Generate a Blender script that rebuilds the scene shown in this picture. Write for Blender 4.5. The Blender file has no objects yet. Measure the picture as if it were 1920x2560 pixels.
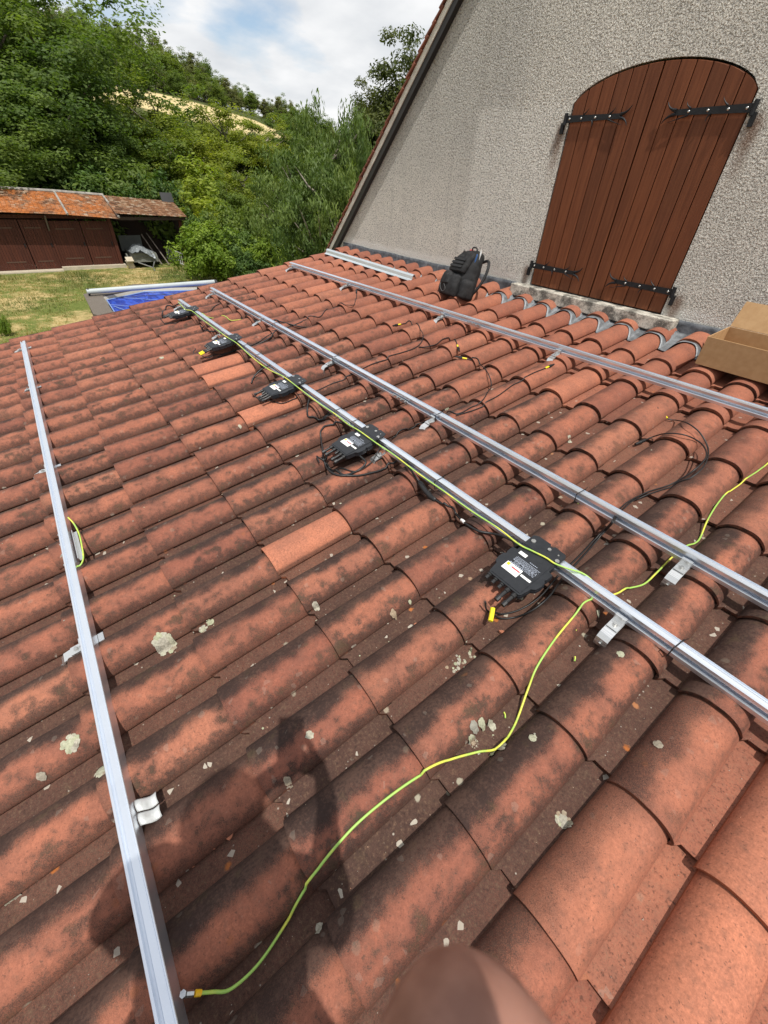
import bpy, math, random
import numpy as np
from math import sin, cos, pi, radians, ceil, floor, sqrt, hypot, atan2
from mathutils import Vector, Matrix, noise as mnoise
from mathutils.geometry import tessellate_polygon
random.seed(11); rng = np.random.default_rng(11)
SC = bpy.context.scene; COL = SC.collection

# ---------------------------------------------------------------- camera
CAM = Vector((0.36635, -0.72145, 1.16653))
RW = ((0.6027597, 0.7964390, 0.0486377), (0.5222284, -0.3476767, -0.7787159), (-0.6032896, 0.4947785, -0.6254885))
cd = bpy.data.cameras.new('camera'); cam = bpy.data.objects.new('camera', cd); COL.objects.link(cam)
cam.matrix_world = Matrix(((RW[0][0], -RW[1][0], -RW[2][0], CAM.x), (RW[0][1], -RW[1][1], -RW[2][1], CAM.y),
                           (RW[0][2], -RW[1][2], -RW[2][2], CAM.z), (0, 0, 0, 1)))
cd.sensor_fit = 'VERTICAL'; cd.sensor_height = 24; cd.sensor_width = 18; cd.lens = 9.625
cd.clip_start = 0.004; cd.clip_end = 6000
cd.dof.use_dof = True; cd.dof.focus_distance = 2.6; cd.dof.aperture_fstop = 15
SC.camera = cam

# ---------------------------------------------------------------- sky, sun, exposure
SUN = Vector((-.405, .130, -.905)).normalized()
ld = bpy.data.lights.new('sun', 'SUN'); ld.energy = 4.4; ld.angle = radians(.55); ld.color = (1, .955, .88)
lo = bpy.data.objects.new('sun', ld); COL.objects.link(lo); lo.rotation_euler = SUN.to_track_quat('-Z', 'Y').to_euler()
lo.location = (6, -2, 20)
w = bpy.data.worlds.new('World'); SC.world = w; w.use_nodes = True
nt = w.node_tree; nt.nodes.clear()
def wn(t, **k):
    n = nt.nodes.new(t)
    for a, b in k.items(): setattr(n, a, b)
    return n
HOLE = (-.889, .438, .134)   # the thin blue gap between the clouds
sky = wn('ShaderNodeTexSky', sky_type='NISHITA', sun_disc=False, sun_elevation=math.asin(-SUN.z), sun_rotation=atan2(-SUN.x, -SUN.y), air_density=1.0, dust_density=1.5)
tc = wn('ShaderNodeTexCoord'); sep = wn('ShaderNodeSeparateXYZ'); nt.links.new(tc.outputs['Generated'], sep.inputs[0])
za = wn('ShaderNodeMath', operation='ADD'); za.inputs[1].default_value = .22; nt.links.new(sep.outputs['Z'], za.inputs[0])
zm = wn('ShaderNodeMath', operation='MAXIMUM'); zm.inputs[1].default_value = .05; nt.links.new(za.outputs[0], zm.inputs[0])
dv = wn('ShaderNodeVectorMath', operation='DIVIDE'); nt.links.new(tc.outputs['Generated'], dv.inputs[0])
cx = wn('ShaderNodeCombineXYZ'); [nt.links.new(zm.outputs[0], cx.inputs[i]) for i in range(3)]
nt.links.new(cx.outputs[0], dv.inputs[1])
n1 = wn('ShaderNodeTexNoise'); n1.inputs['Scale'].default_value = 1.15; n1.inputs['Detail'].default_value = 9; n1.inputs['Roughness'].default_value = .55
n1.inputs['Distortion'].default_value = .25
mp = wn('ShaderNodeMapping'); mp.inputs['Location'].default_value = (3.95, 1.25, 0); nt.links.new(dv.outputs[0], mp.inputs[0]); nt.links.new(mp.outputs[0], n1.inputs['Vector'])
r1 = wn('ShaderNodeValToRGB'); r1.color_ramp.elements[0].position = .31; r1.color_ramp.elements[1].position = .46
dt = wn('ShaderNodeVectorMath', operation='DOT_PRODUCT'); nt.links.new(tc.outputs['Generated'], dt.inputs[0]); dt.inputs[1].default_value = Vector(HOLE).normalized()
hm = wn('ShaderNodeMapRange', interpolation_type='SMOOTHSTEP'); hm.inputs['From Min'].default_value = .992; hm.inputs['From Max'].default_value = .9998; hm.inputs['To Max'].default_value = .17; nt.links.new(dt.outputs['Value'], hm.inputs['Value'])
ns = wn('ShaderNodeMath', operation='SUBTRACT'); nt.links.new(n1.outputs[0], ns.inputs[0]); nt.links.new(hm.outputs[0], ns.inputs[1])
nt.links.new(ns.outputs[0], r1.inputs[0])
n2 = wn('ShaderNodeTexNoise'); n2.inputs['Scale'].default_value = 2.3; n2.inputs['Detail'].default_value = 8; nt.links.new(mp.outputs[0], n2.inputs['Vector'])
r2 = wn('ShaderNodeValToRGB'); r2.color_ramp.elements[0].position = .35; r2.color_ramp.elements[1].position = .66
r2.color_ramp.elements[0].color = (8.7, 9.0, 9.4, 1); r2.color_ramp.elements[1].color = (12.2, 12.2, 12.2, 1)
nt.links.new(n2.outputs[0], r2.inputs[0])
sm = wn('ShaderNodeVectorMath', operation='MULTIPLY'); sm.inputs[1].default_value = (2.0, 1.9, 1.8); nt.links.new(sky.outputs[0], sm.inputs[0])
mx = wn('ShaderNodeMixRGB'); nt.links.new(r1.outputs[0], mx.inputs[0]); nt.links.new(sm.outputs[0], mx.inputs[1]); nt.links.new(r2.outputs[0], mx.inputs[2])
bg = wn('ShaderNodeBackground'); bg.inputs['Strength'].default_value = .085; nt.links.new(mx.outputs[0], bg.inputs[0])
wo = wn('ShaderNodeOutputWorld'); nt.links.new(bg.outputs[0], wo.inputs[0])
SC.view_settings.view_transform = 'Standard'; SC.view_settings.look = 'None'; SC.view_settings.exposure = 0.0; SC.view_settings.gamma = 1
SC.view_settings.use_curve_mapping = False
SC.cycles.use_denoising = True; SC.cycles.max_bounces = 6; SC.cycles.transparent_max_bounces = 8
SC.cycles.sample_clamp_indirect = 8

# ---------------------------------------------------------------- mesh helpers
class MB:
    def __init__(s): s.v = []; s.f = []; s.a = []
    def add(s, vs, fs):
        o = len(s.v); s.v += [tuple(p) for p in vs]; s.f += [tuple(i + o for i in f) for f in fs]; return s
    def box(s, c, d, R=None):
        x, y, z = d[0] / 2, d[1] / 2, d[2] / 2
        vs = [Vector(p) for p in ((-x, -y, -z), (x, -y, -z), (x, y, -z), (-x, y, -z), (-x, -y, z), (x, -y, z), (x, y, z), (-x, y, z))]
        if R is not None: vs = [R @ p for p in vs]
        c = Vector(c)
        return s.add([p + c for p in vs], [(0, 3, 2, 1), (4, 5, 6, 7), (0, 1, 5, 4), (1, 2, 6, 5), (2, 3, 7, 6), (3, 0, 4, 7)])
    def prism(s, poly, a, b, fn):
        # closed polygon (2-D) swept from a to b; fn(p, q, t) -> 3-D
        n = len(poly)
        vs = [fn(p[0], p[1], a) for p in poly] + [fn(p[0], p[1], b) for p in poly]
        fs = [(i, (i + 1) % n, n + (i + 1) % n, n + i) for i in range(n)]
        tri = tessellate_polygon([[Vector((p[0], p[1], 0)) for p in poly]])
        fs += [tuple(t) for t in tri] + [tuple(n + i for i in reversed(t)) for t in tri]
        return s.add(vs, fs)
    def tube(s, pts, r, n=8, cap=True):
        pts = [Vector(p) for p in pts]; rs = r if isinstance(r, (list, tuple)) else [r] * len(pts)
        vs = []; up = Vector((0.12, 0.2, 1)).normalized(); prev = None
        for i, p in enumerate(pts):
            t = (pts[min(i + 1, len(pts) - 1)] - pts[max(i - 1, 0)])
            t = t.normalized() if t.length > 1e-9 else Vector((1, 0, 0))
            if prev is None:
                a = t.cross(up)
                if a.length < 1e-3: a = t.cross(Vector((1, 0, 0)))
            else: a = prev - t * prev.dot(t)
            a.normalize(); prev = a; b = t.cross(a)
            vs += [p + (a * cos(2 * pi * k / n) + b * sin(2 * pi * k / n)) * rs[i] for k in range(n)]
        fs = [(i * n + k, i * n + (k + 1) % n, (i + 1) * n + (k + 1) % n, (i + 1) * n + k) for i in range(len(pts) - 1) for k in range(n)]
        if cap: fs += [tuple(range(n - 1, -1, -1)), tuple((len(pts) - 1) * n + k for k in range(n))]
        return s.add(vs, fs)
    def sphere(s, c, r, nu=12, nv=8):
        c = Vector(c); r = Vector(r) if hasattr(r, '__len__') else Vector((r, r, r))
        vs = []
        for j in range(nv + 1):
            th = pi * j / nv
            for i in range(nu): vs.append(c + Vector((r.x * sin(th) * cos(2 * pi * i / nu), r.y * sin(th) * sin(2 * pi * i / nu), r.z * cos(th))))
        return s.add(vs, [(j * nu + i, (j + 1) * nu + i, (j + 1) * nu + (i + 1) % nu, j * nu + (i + 1) % nu) for j in range(nv) for i in range(nu)])
    def grid(s, fn, us, vs_):
        o = [fn(u, v) for v in vs_ for u in us]; n = len(us)
        return s.add(o, [(j * n + i, j * n + i + 1, (j + 1) * n + i + 1, (j + 1) * n + i) for j in range(len(vs_) - 1) for i in range(n - 1)])
    def build(s, name, m, parent=None, smooth=False, org=None, bevel=0, angle=None):
        me = bpy.data.meshes.new(name)
        o3 = Vector(org) if org is not None else (Vector(parent['_org']) if parent is not None and '_org' in parent else Vector((0, 0, 0)))
        me.from_pydata([(p[0] - o3.x, p[1] - o3.y, p[2] - o3.z) for p in s.v], [], s.f)
        ob = bpy.data.objects.new(name, me); COL.objects.link(ob)
        if m: me.materials.append(m)
        if parent is not None: ob.parent = parent; ob['_org'] = tuple(o3)
        elif org is not None: ob.location = o3; ob['_org'] = tuple(o3)
        if smooth:
            me.polygons.foreach_set('use_smooth', [True] * len(me.polygons))
            if angle: me.set_sharp_from_angle(angle=radians(angle))
        if bevel:
            b = ob.modifiers.new('bevel', 'BEVEL'); b.width = bevel; b.segments = 2; b.limit_method = 'ANGLE'; b.angle_limit = radians(35)
        return ob
def smooth_path(p, k=6):
    P = [Vector(q) for q in p]; P = [P[0] * 2 - P[1]] + P + [P[-1] * 2 - P[-2]]; out = []
    for i in range(1, len(P) - 2):
        a, b, c, d = P[i - 1], P[i], P[i + 1], P[i + 2]
        for j in range(k):
            t = j / k
            out.append(.5 * (2 * b + (c - a) * t + (2 * a - 5 * b + 4 * c - d) * t * t + (3 * b - a - 3 * c + d) * t ** 3))
    out.append(P[-2]); return out
def thing(name, label, cat, loc=(0, 0, 0), group=None, rot=(0, 0, 0), local=False):
    o = bpy.data.objects.new(name, None); COL.objects.link(o); o.location = loc; o.rotation_euler = rot
    o.empty_display_size = .1
    o['label'] = label; o['category'] = cat; o['_org'] = (0, 0, 0) if local else tuple(loc)
    if group: o['group'] = group
    return o
def tag(o, label, cat, group=None):
    o['label'] = label; o['category'] = cat
    if group: o['group'] = group
    return o
def dup(root, loc=None, rot=None, label=None, scale=None):
    r = root.copy(); COL.objects.link(r)
    if loc is not None: r.location = loc
    if rot is not None: r.rotation_euler = rot
    if scale is not None: r.scale = scale
    if label: r['label'] = label
    for ch in root.children:
        c = ch.copy(); COL.objects.link(c); c.parent = r
        for g in ch.children:
            d = g.copy(); COL.objects.link(d); d.parent = c
    return r

# ---------------------------------------------------------------- material helpers
class NT:
    def __init__(s, name):
        s.m = bpy.data.materials.new(name); s.m.use_nodes = True; s.t = s.m.node_tree; s.b = s.t.nodes['Principled BSDF']; s.out = s.t.nodes['Material Output']
    def n(s, t, **k):
        n = s.t.nodes.new(t)
        for a, b in k.items(): setattr(n, a, b)
        return n
    def put(s, sock, v):
        if isinstance(v, bpy.types.NodeSocket): s.t.links.new(v, sock)
        elif v is not None:
            if sock.type == 'RGBA' and not isinstance(v, (int, float)) and len(v) == 3: v = (*v, 1)
            sock.default_value = v
    def co(s, kind='Object', scale=None, rot=None):
        c = s.n('ShaderNodeTexCoord').outputs[kind]
        if scale is not None or rot is not None:
            m = s.n('ShaderNodeMapping'); s.put(m.inputs[0], c)
            if scale is not None: m.inputs['Scale'].default_value = scale if hasattr(scale, '__len__') else (scale,) * 3
            if rot is not None: m.inputs['Rotation'].default_value = rot
            c = m.outputs[0]
        return c
    def noise(s, co, sc, det=4, ro=.55, dist=0):
        n = s.n('ShaderNodeTexNoise'); s.put(n.inputs['Vector'], co); n.inputs['Scale'].default_value = sc; n.inputs['Detail'].default_value = det
        n.inputs['Roughness'].default_value = ro; n.inputs['Distortion'].default_value = dist; return n.outputs[0]
    def vor(s, co, sc, feat='F1', out='Distance', rnd=1):
        n = s.n('ShaderNodeTexVoronoi', feature=feat); s.put(n.inputs['Vector'], co); n.inputs['Scale'].default_value = sc; n.inputs['Randomness'].default_value = rnd; return n.outputs[out]
    def ma(s, op, a, b=None, clamp=False):
        n = s.n('ShaderNodeMath', operation=op, use_clamp=clamp); s.put(n.inputs[0], a)
        if b is not None: s.put(n.inputs[1], b)
        return n.outputs[0]
    def ss(s, x, a, b, lo=0., hi=1.):
        n = s.n('ShaderNodeMapRange', interpolation_type='SMOOTHSTEP'); s.put(n.inputs['Value'], x)
        for k, v in (('From Min', a), ('From Max', b), ('To Min', lo), ('To Max', hi)): s.put(n.inputs[k], v)
        return n.outputs[0]
    def mix(s, f, a, b, mode='MIX'):
        n = s.n('ShaderNodeMixRGB', blend_type=mode); s.put(n.inputs[0], f); s.put(n.inputs[1], a); s.put(n.inputs[2], b); return n.outputs[0]
    def ramp(s, f, *st):
        n = s.n('ShaderNodeValToRGB'); e = n.color_ramp.elements
        while len(e) < len(st): e.new(.5)
        for x, (p, c) in zip(e, st): x.position = p; x.color = (*c, 1) if len(c) == 3 else c
        s.put(n.inputs[0], f); return n.outputs[0]
    def bump(s, h, strength=.5, dist=.01, normal=None):
        n = s.n('ShaderNodeBump'); s.put(n.inputs['Height'], h); n.inputs['Strength'].default_value = strength; n.inputs['Distance'].default_value = dist
        if normal is not None: s.put(n.inputs['Normal'], normal)
        return n.outputs[0]
    def attr(s, name, out='Color'): return s.n('ShaderNodeAttribute', attribute_name=name).outputs[out]
    def sep(s, c):
        n = s.n('ShaderNodeSeparateXYZ'); s.put(n.inputs[0], c); return n.outputs
    def set(s, col=None, rough=None, metal=None, normal=None, spec=None):
        if col is not None: s.put(s.b.inputs['Base Color'], col)
        if rough is not None: s.put(s.b.inputs['Roughness'], rough)
        if metal is not None: s.put(s.b.inputs['Metallic'], metal)
        if normal is not None: s.put(s.b.inputs['Normal'], normal)
        if spec is not None: s.put(s.b.inputs['Specular IOR Level'], spec)
        return s.m
def simple(name, col, rough=.6, metal=0, var=.25, sc=40, bump=.15, bd=.002, spec=.5):
    k = NT(name); co = k.co(); f = k.noise(co, sc, 5)
    c = k.mix(1, col, k.ramp(f, (.25, (1 - var,) * 3), (.75, (1 + var * .6,) * 3)), 'MULTIPLY')
    return k.set(c, k.ss(f, .2, .8, rough - .08, rough + .1), metal, k.bump(k.noise(co, sc * 5, 3), bump, bd) if bump else None, spec)

# ---------------------------------------------------------------- roof frame and tile surface
TH = radians(9.9978); cT, sT = cos(TH), sin(TH)
def RP(X, v, n): return Vector((X, v * cT - n * sT, v * sT + n * cT))
PW = .215; PL = .34804; BW = .160; BH = .061
def prof(x):
    x = max(x, 0)
    if x < BW:
        q = abs(2 * x / BW - 1); return .010 * (1 - x / BW) + .013 * max(0, x / BW - .5) * 2 * (x / BW) + BH * max(0, 1 - q ** 2.3) ** .72
    y = min(1, (x - BW) / (PW + .014 - BW)); return .002 - .004 * sin(pi * y) + .003 * y
def surf(X, v):
    x = X + ceil(-X / PW - 1e-9) * PW; t = v - floor(v / PL) * PL
    return prof(x) + .0245 * (1 - t / .418)

# ---------------------------------------------------------------- materials
def tile_material():
    k = NT('terracotta_tile'); co = k.co(); uv = k.sep(k.co('UV')); u, v = uv[0], uv[1]
    td = k.attr('tile'); ts = k.sep(td); r1, r2, clean = ts[0], ts[1], ts[2]; alg = k.attr('tile', 'Alpha')
    base = k.ramp(r1, (0, (.275, .101, .063)), (.35, (.328, .123, .075)), (.7, (.240, .085, .055)), (1, (.350, .140, .086)))
    base = k.mix(clean, base, (.43, .165, .098))
    big = k.noise(co, 9, 6, .6); fine = k.noise(co, 260, 4, .75); mid = k.noise(co, 46, 6, .65); gr2 = k.noise(co, 120, 5, .7)
    base = k.mix(1, base, k.ramp(fine, (.25, (.70, .70, .70)), (.7, (1.16, 1.16, 1.16))), 'MULTIPLY')
    base = k.mix(1, base, k.ramp(big, (.3, (.80, .82, .86)), (.7, (1.14, 1.10, 1.05))), 'MULTIPLY')
    base = k.mix(1, base, k.ramp(gr2, (.30, (.74, .74, .74)), (.70, (1.20, 1.19, 1.18))), 'MULTIPLY')
    base = k.mix(k.ss(mid, .50, .70, 0, .38), base, (.17, .085, .058))
    base = k.mix(k.ss(k.noise(co, 170, 3, .6), .60, .68, 0, .65), base, (.085, .042, .030))
    # algae: shaded flank of each barrel, blotches near the lower lip, gutters
    nz = k.ma('SUBTRACT', mid, .5); nb = k.ma('SUBTRACT', big, .5); ng = k.ma('SUBTRACT', gr2, .5); nf = k.ma('SUBTRACT', fine, .5)
    uu = k.ma('ADD', u, k.ma('ADD', k.ma('MULTIPLY', nz, .16), k.ma('MULTIPLY', nb, .45)))
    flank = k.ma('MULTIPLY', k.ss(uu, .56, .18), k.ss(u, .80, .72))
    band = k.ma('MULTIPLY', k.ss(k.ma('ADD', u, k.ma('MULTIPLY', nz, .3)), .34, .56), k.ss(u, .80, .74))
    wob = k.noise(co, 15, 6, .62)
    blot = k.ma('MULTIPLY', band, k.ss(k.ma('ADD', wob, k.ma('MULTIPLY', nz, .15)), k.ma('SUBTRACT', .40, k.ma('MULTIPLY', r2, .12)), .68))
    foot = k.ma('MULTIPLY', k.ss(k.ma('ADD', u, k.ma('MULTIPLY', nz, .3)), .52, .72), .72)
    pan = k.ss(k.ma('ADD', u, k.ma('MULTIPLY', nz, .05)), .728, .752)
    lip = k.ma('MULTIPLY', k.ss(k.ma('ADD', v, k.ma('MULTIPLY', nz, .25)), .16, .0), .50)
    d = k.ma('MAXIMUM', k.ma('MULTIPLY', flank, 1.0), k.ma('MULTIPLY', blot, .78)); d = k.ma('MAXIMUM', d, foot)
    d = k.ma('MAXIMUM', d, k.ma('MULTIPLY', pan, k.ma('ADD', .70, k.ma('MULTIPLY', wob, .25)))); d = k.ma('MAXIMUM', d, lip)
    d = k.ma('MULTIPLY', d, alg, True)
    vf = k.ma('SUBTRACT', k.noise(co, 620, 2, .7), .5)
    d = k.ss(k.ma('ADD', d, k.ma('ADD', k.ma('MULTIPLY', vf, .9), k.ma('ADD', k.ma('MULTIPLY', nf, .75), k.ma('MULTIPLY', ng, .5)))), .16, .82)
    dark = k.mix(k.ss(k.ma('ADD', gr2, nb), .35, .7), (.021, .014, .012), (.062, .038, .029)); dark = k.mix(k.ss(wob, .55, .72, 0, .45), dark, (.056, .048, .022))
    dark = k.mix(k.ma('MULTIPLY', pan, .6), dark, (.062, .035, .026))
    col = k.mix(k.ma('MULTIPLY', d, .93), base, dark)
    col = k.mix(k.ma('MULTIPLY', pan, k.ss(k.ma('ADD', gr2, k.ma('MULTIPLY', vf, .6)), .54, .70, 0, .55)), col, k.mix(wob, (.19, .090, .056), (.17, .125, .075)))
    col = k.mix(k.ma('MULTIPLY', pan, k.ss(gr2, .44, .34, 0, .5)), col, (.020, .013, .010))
    # pale, rust-red and orange specks
    vd = k.vor(co, 75); vc = k.sep(k.vor(co, 75, out='Color'))
    sp = k.ma('MULTIPLY', k.ss(vd, k.ma('MULTIPLY', vc[1], .30), .02), k.ma('GREATER_THAN', vc[0], .84))
    sp = k.ma('MULTIPLY', sp, k.ma('ADD', .10, k.ma('MULTIPLY', pan, .75))); sp = k.ma('MULTIPLY', sp, alg, True)
    col = k.mix(sp, col, (.46, .42, .35))
    vd2 = k.vor(co, 23); vc2 = k.sep(k.vor(co, 23, out='Color'))
    so = k.ma('MULTIPLY', k.ss(k.ma('ADD', vd2, k.ma('MULTIPLY', nz, .5)), .26, .14), k.ma('GREATER_THAN', vc2[0], .93)); so = k.ma('MULTIPLY', so, alg, True)
    so = k.ma('MULTIPLY', so, k.ma('ADD', .15, k.ma('MULTIPLY', pan, .75)))
    col = k.mix(so, col, k.mix(k.ss(vc2[2], .4, .6), (.42, .13, .025), (.36, .33, .25)))
    hgt = k.ma('ADD', k.ma('MULTIPLY', fine, .5), k.ma('ADD', mid, k.ma('MULTIPLY', d, .25)))
    return k.set(col, k.ss(fine, .2, .8, .72, .92), 0, k.bump(hgt, .45, .0022), .3)
def lip_material():
    k = NT('tile_edge'); co = k.co(); td = k.sep(k.attr('tile'))
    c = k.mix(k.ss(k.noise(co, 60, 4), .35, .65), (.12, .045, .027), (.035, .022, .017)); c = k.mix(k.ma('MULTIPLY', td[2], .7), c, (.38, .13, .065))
    return k.set(c, .85, 0, k.bump(k.noise(co, 200, 3), .4, .002), .2)
def roughcast_material():
    k = NT('roughcast'); co = k.co(); ps = k.sep(co)
    g = k.noise(co, 100, 3, .6, .5); g2 = k.noise(co, 190, 3, .6, .3); big = k.noise(co, 1.1, 5, .6); md = k.noise(co, 5, 5, .6)
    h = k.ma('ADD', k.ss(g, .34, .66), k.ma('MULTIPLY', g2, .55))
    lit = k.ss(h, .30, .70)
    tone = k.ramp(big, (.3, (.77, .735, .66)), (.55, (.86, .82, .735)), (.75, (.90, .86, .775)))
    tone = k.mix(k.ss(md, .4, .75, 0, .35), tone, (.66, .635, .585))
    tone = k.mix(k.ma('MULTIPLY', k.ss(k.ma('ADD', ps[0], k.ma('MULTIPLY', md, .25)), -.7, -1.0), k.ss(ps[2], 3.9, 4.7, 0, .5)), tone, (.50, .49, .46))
    strk = k.noise(k.co(scale=(9, 9, .7)), 1, 5, .6)
    tone = k.mix(k.ss(strk, .50, .72, 0, .42), tone, (.50, .475, .43))
    pat = k.ma('MULTIPLY', k.ma('MULTIPLY', k.ss(k.ma('ADD', ps[0], k.ma('MULTIPLY', k.ma('SUBTRACT', md, .5), .12)), -1.42, -1.34), k.ss(ps[0], -.3, -.7)), k.ss(k.ma('ADD', ps[2], k.ma('MULTIPLY', k.ma('SUBTRACT', md, .5), .12)), 4.78, 4.70))
    tone = k.mix(k.ma('MULTIPLY', pat, .55), tone, (.93, .90, .83))
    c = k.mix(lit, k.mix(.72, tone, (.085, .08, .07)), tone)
    # whiter fresh mortar just above the lead, and rust below the hinge pins
    z0 = k.n('ShaderNodeValue'); z0.outputs[0].default_value = 0
    mz = k.ma('ADD', ps[2], k.ma('ADD', k.ma('MULTIPLY', k.ma('SUBTRACT', k.noise(co, 9, 5), .5), .10), k.ma('MULTIPLY', k.ma('SUBTRACT', g, .5), .05)))
    c = k.mix(k.ma('MULTIPLY', k.ss(mz, 3.745, 3.70), k.ss(lit, 0, 1, .55, 1)), c, (.86, .84, .78))
    for hx, hz in ((-.58, 1.50), (.59, 1.50), (-.59, .66), (.60, .66)):
        dx = k.ma('ABSOLUTE', k.ma('SUBTRACT', ps[0], hx)); dz = k.ma('SUBTRACT', ps[2], hz + 3.1)
        m = k.ma('MULTIPLY', k.ss(k.ma('ADD', dx, k.ma('MULTIPLY', k.ma('SUBTRACT', md, .5), .08)), .06, .0), k.ma('MULTIPLY', k.ss(dz, -.34, -.02), k.ss(dz, .06, 0)))
        c = k.mix(k.ma('MULTIPLY', m, .75), c, (.17, .075, .035))
    return k.set(c, .95, 0, k.bump(h, 1.0, .008), .15)
def wood_material(name, a, b, sc=(60, 60, 3)):
    k = NT(name); co = k.co(scale=sc); co1 = k.co(); f = k.noise(co, 1, 6, .6, .4); f2 = k.noise(co1, 3, 4)
    isl = k.n('ShaderNodeNewGeometry').outputs['Random Per Island']
    c = k.mix(k.ss(f, .3, .7), a, b); c = k.mix(1, c, k.ramp(isl, (0, (.84, .85, .87)), (1, (1.12, 1.10, 1.06))), 'MULTIPLY')
    c = k.mix(k.ss(f2, .5, .75, 0, .3), c, tuple(x * 1.5 for x in b))
    return k.set(c, k.ss(f, .2, .8, .5, .7), 0, k.bump(f, .35, .002), .25)
def alu_material(name='aluminium', base=(.80, .85, .92), ro=.31):
    k = NT(name); co = k.co(scale=(.6, 220, 220)); f = k.noise(co, 1, 3); g = k.noise(k.co(), 12, 4)
    c = k.mix(k.ss(g, .45, .8, 0, .25), base, tuple(x * .8 for x in base))
    return k.set(c, k.ss(f, .3, .7, ro - .05, ro + .08), .9, k.bump(f, .05, .0006))
def lead_material():
    k = NT('lead'); co = k.co(); st = k.noise(k.co(scale=(34, 8, 3)), 1, 5, .65, .5); f = k.noise(co, 24, 6, .65)
    c = k.mix(k.ss(f, .3, .75), (.052, .058, .068), (.16, .17, .185)); c = k.mix(k.ma('MULTIPLY', k.ss(st, .56, .74), .65), c, (.42, .43, .43))
    wv = k.n('ShaderNodeTexWave'); k.put(wv.inputs[0], co); wv.inputs['Scale'].default_value = 60; wv.inputs['Distortion'].default_value = 1.2
    return k.set(c, k.ss(f, .3, .7, .45, .7), .35, k.bump(k.ma('ADD', f, k.ma('MULTIPLY', wv.outputs[1], .25)), .6, .006), .4)
def concrete_material(name, base, dark, sc=8, amount=.6):
    k = NT(name); co = k.co(); f = k.noise(co, sc, 7, .7); g = k.noise(co, 160, 3, .6)
    c = k.mix(k.ss(f, .40, .60, 0, amount), base, dark); c = k.mix(k.ss(g, .56, .66, 0, .8), c, tuple(x * .3 for x in base)); c = k.mix(k.ss(g, .40, .32, 0, .6), c, tuple(min(1, x * 1.25) for x in base))
    return k.set(c, .9, 0, k.bump(k.ma('ADD', g, f), .8, .006), .2)
def leaf_material(name, c0, c1, trans=.45):
    k = NT(name); lr = k.attr('leaf', 'Fac'); orr = k.n('ShaderNodeObjectInfo').outputs['Random']
    c = k.mix(lr, c0, c1); c = k.mix(1, c, k.ramp(orr, (0, (.82, .85, .86)), (.5, (1, 1, .95)), (1, (1.2, 1.1, .95))), 'MULTIPLY')
    k.set(c, .55, 0, None, .3)
    tr = k.n('ShaderNodeBsdfTranslucent'); k.put(tr.inputs[0], k.mix(1, c, (1.25, 1.35, .55), 'MULTIPLY'))
    ms = k.n('ShaderNodeMixShader'); ms.inputs[0].default_value = trans; k.t.links.new(k.b.outputs[0], ms.inputs[1]); k.t.links.new(tr.outputs[0], ms.inputs[2])
    k.t.links.new(ms.outputs[0], k.out.inputs[0]); return k.m
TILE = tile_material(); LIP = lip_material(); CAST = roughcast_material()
SHUT = wood_material('shutter_wood', (.165, .054, .0215), (.112, .035, .0145))
SHED_WOOD = wood_material('shed_boards', (.085, .026, .015), (.050, .016, .010))
GREYWOOD = wood_material('weathered_deck', (.17, .145, .12), (.10, .085, .072))
ALU = alu_material(); ALU2 = alu_material('brushed_hook', (.72, .73, .73), .30)
LEAD = lead_material(); IRON = simple('wrought_iron', (.018, .019, .022), .5, .5, .4, 60, .4, .003)
FASCIA = simple('dark_board', (.022, .020, .020), .5, 0, .3, 20, .2, .002)
MORTAR = concrete_material('verge_mortar', (.74, .70, .62), (.5, .47, .41), 14, .5)
SILL = concrete_material('sill_concrete', (.58, .545, .47), (.050, .047, .042), 13, .86)
CONC = concrete_material('slab_concrete', (.50, .44, .34), (.34, .30, .22), 3, .5)
BLACK = simple('black_casing', (.013, .015, .019), .42, 0, .2, 60, .1, .0006)
RUBBER = simple('black_rubber', (.012, .012, .013), .48, 0, .2, 60, 0)
WHITE = simple('white_sticker', (.80, .80, .78), .5, 0, .05, 60, 0)
GREYINK = simple('grey_print', (.36, .40, .48), .5, 0, .35, 500, 0)
YEL = simple('yellow_tape', (.80, .68, .02), .45, 0, .12, 60, 0)
REDINK = simple('red_print', (.62, .05, .06), .5, 0, .1, 60, 0)
STEEL = simple('steel_screw', (.62, .62, .60), .3, 1, .2, 60, 0)
def earth_material():
    k = NT('earth_wire_sheath'); f = k.noise(k.co(), 7, 2); f2 = k.noise(k.co(), 60, 2)
    return k.set(k.mix(k.ss(k.ma('ADD', f, k.ma('MULTIPLY', f2, .2)), .50, .64), (.64, .64, .09), (.33, .54, .11)), .42, 0, None, .4)
EARTH = earth_material()

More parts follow.
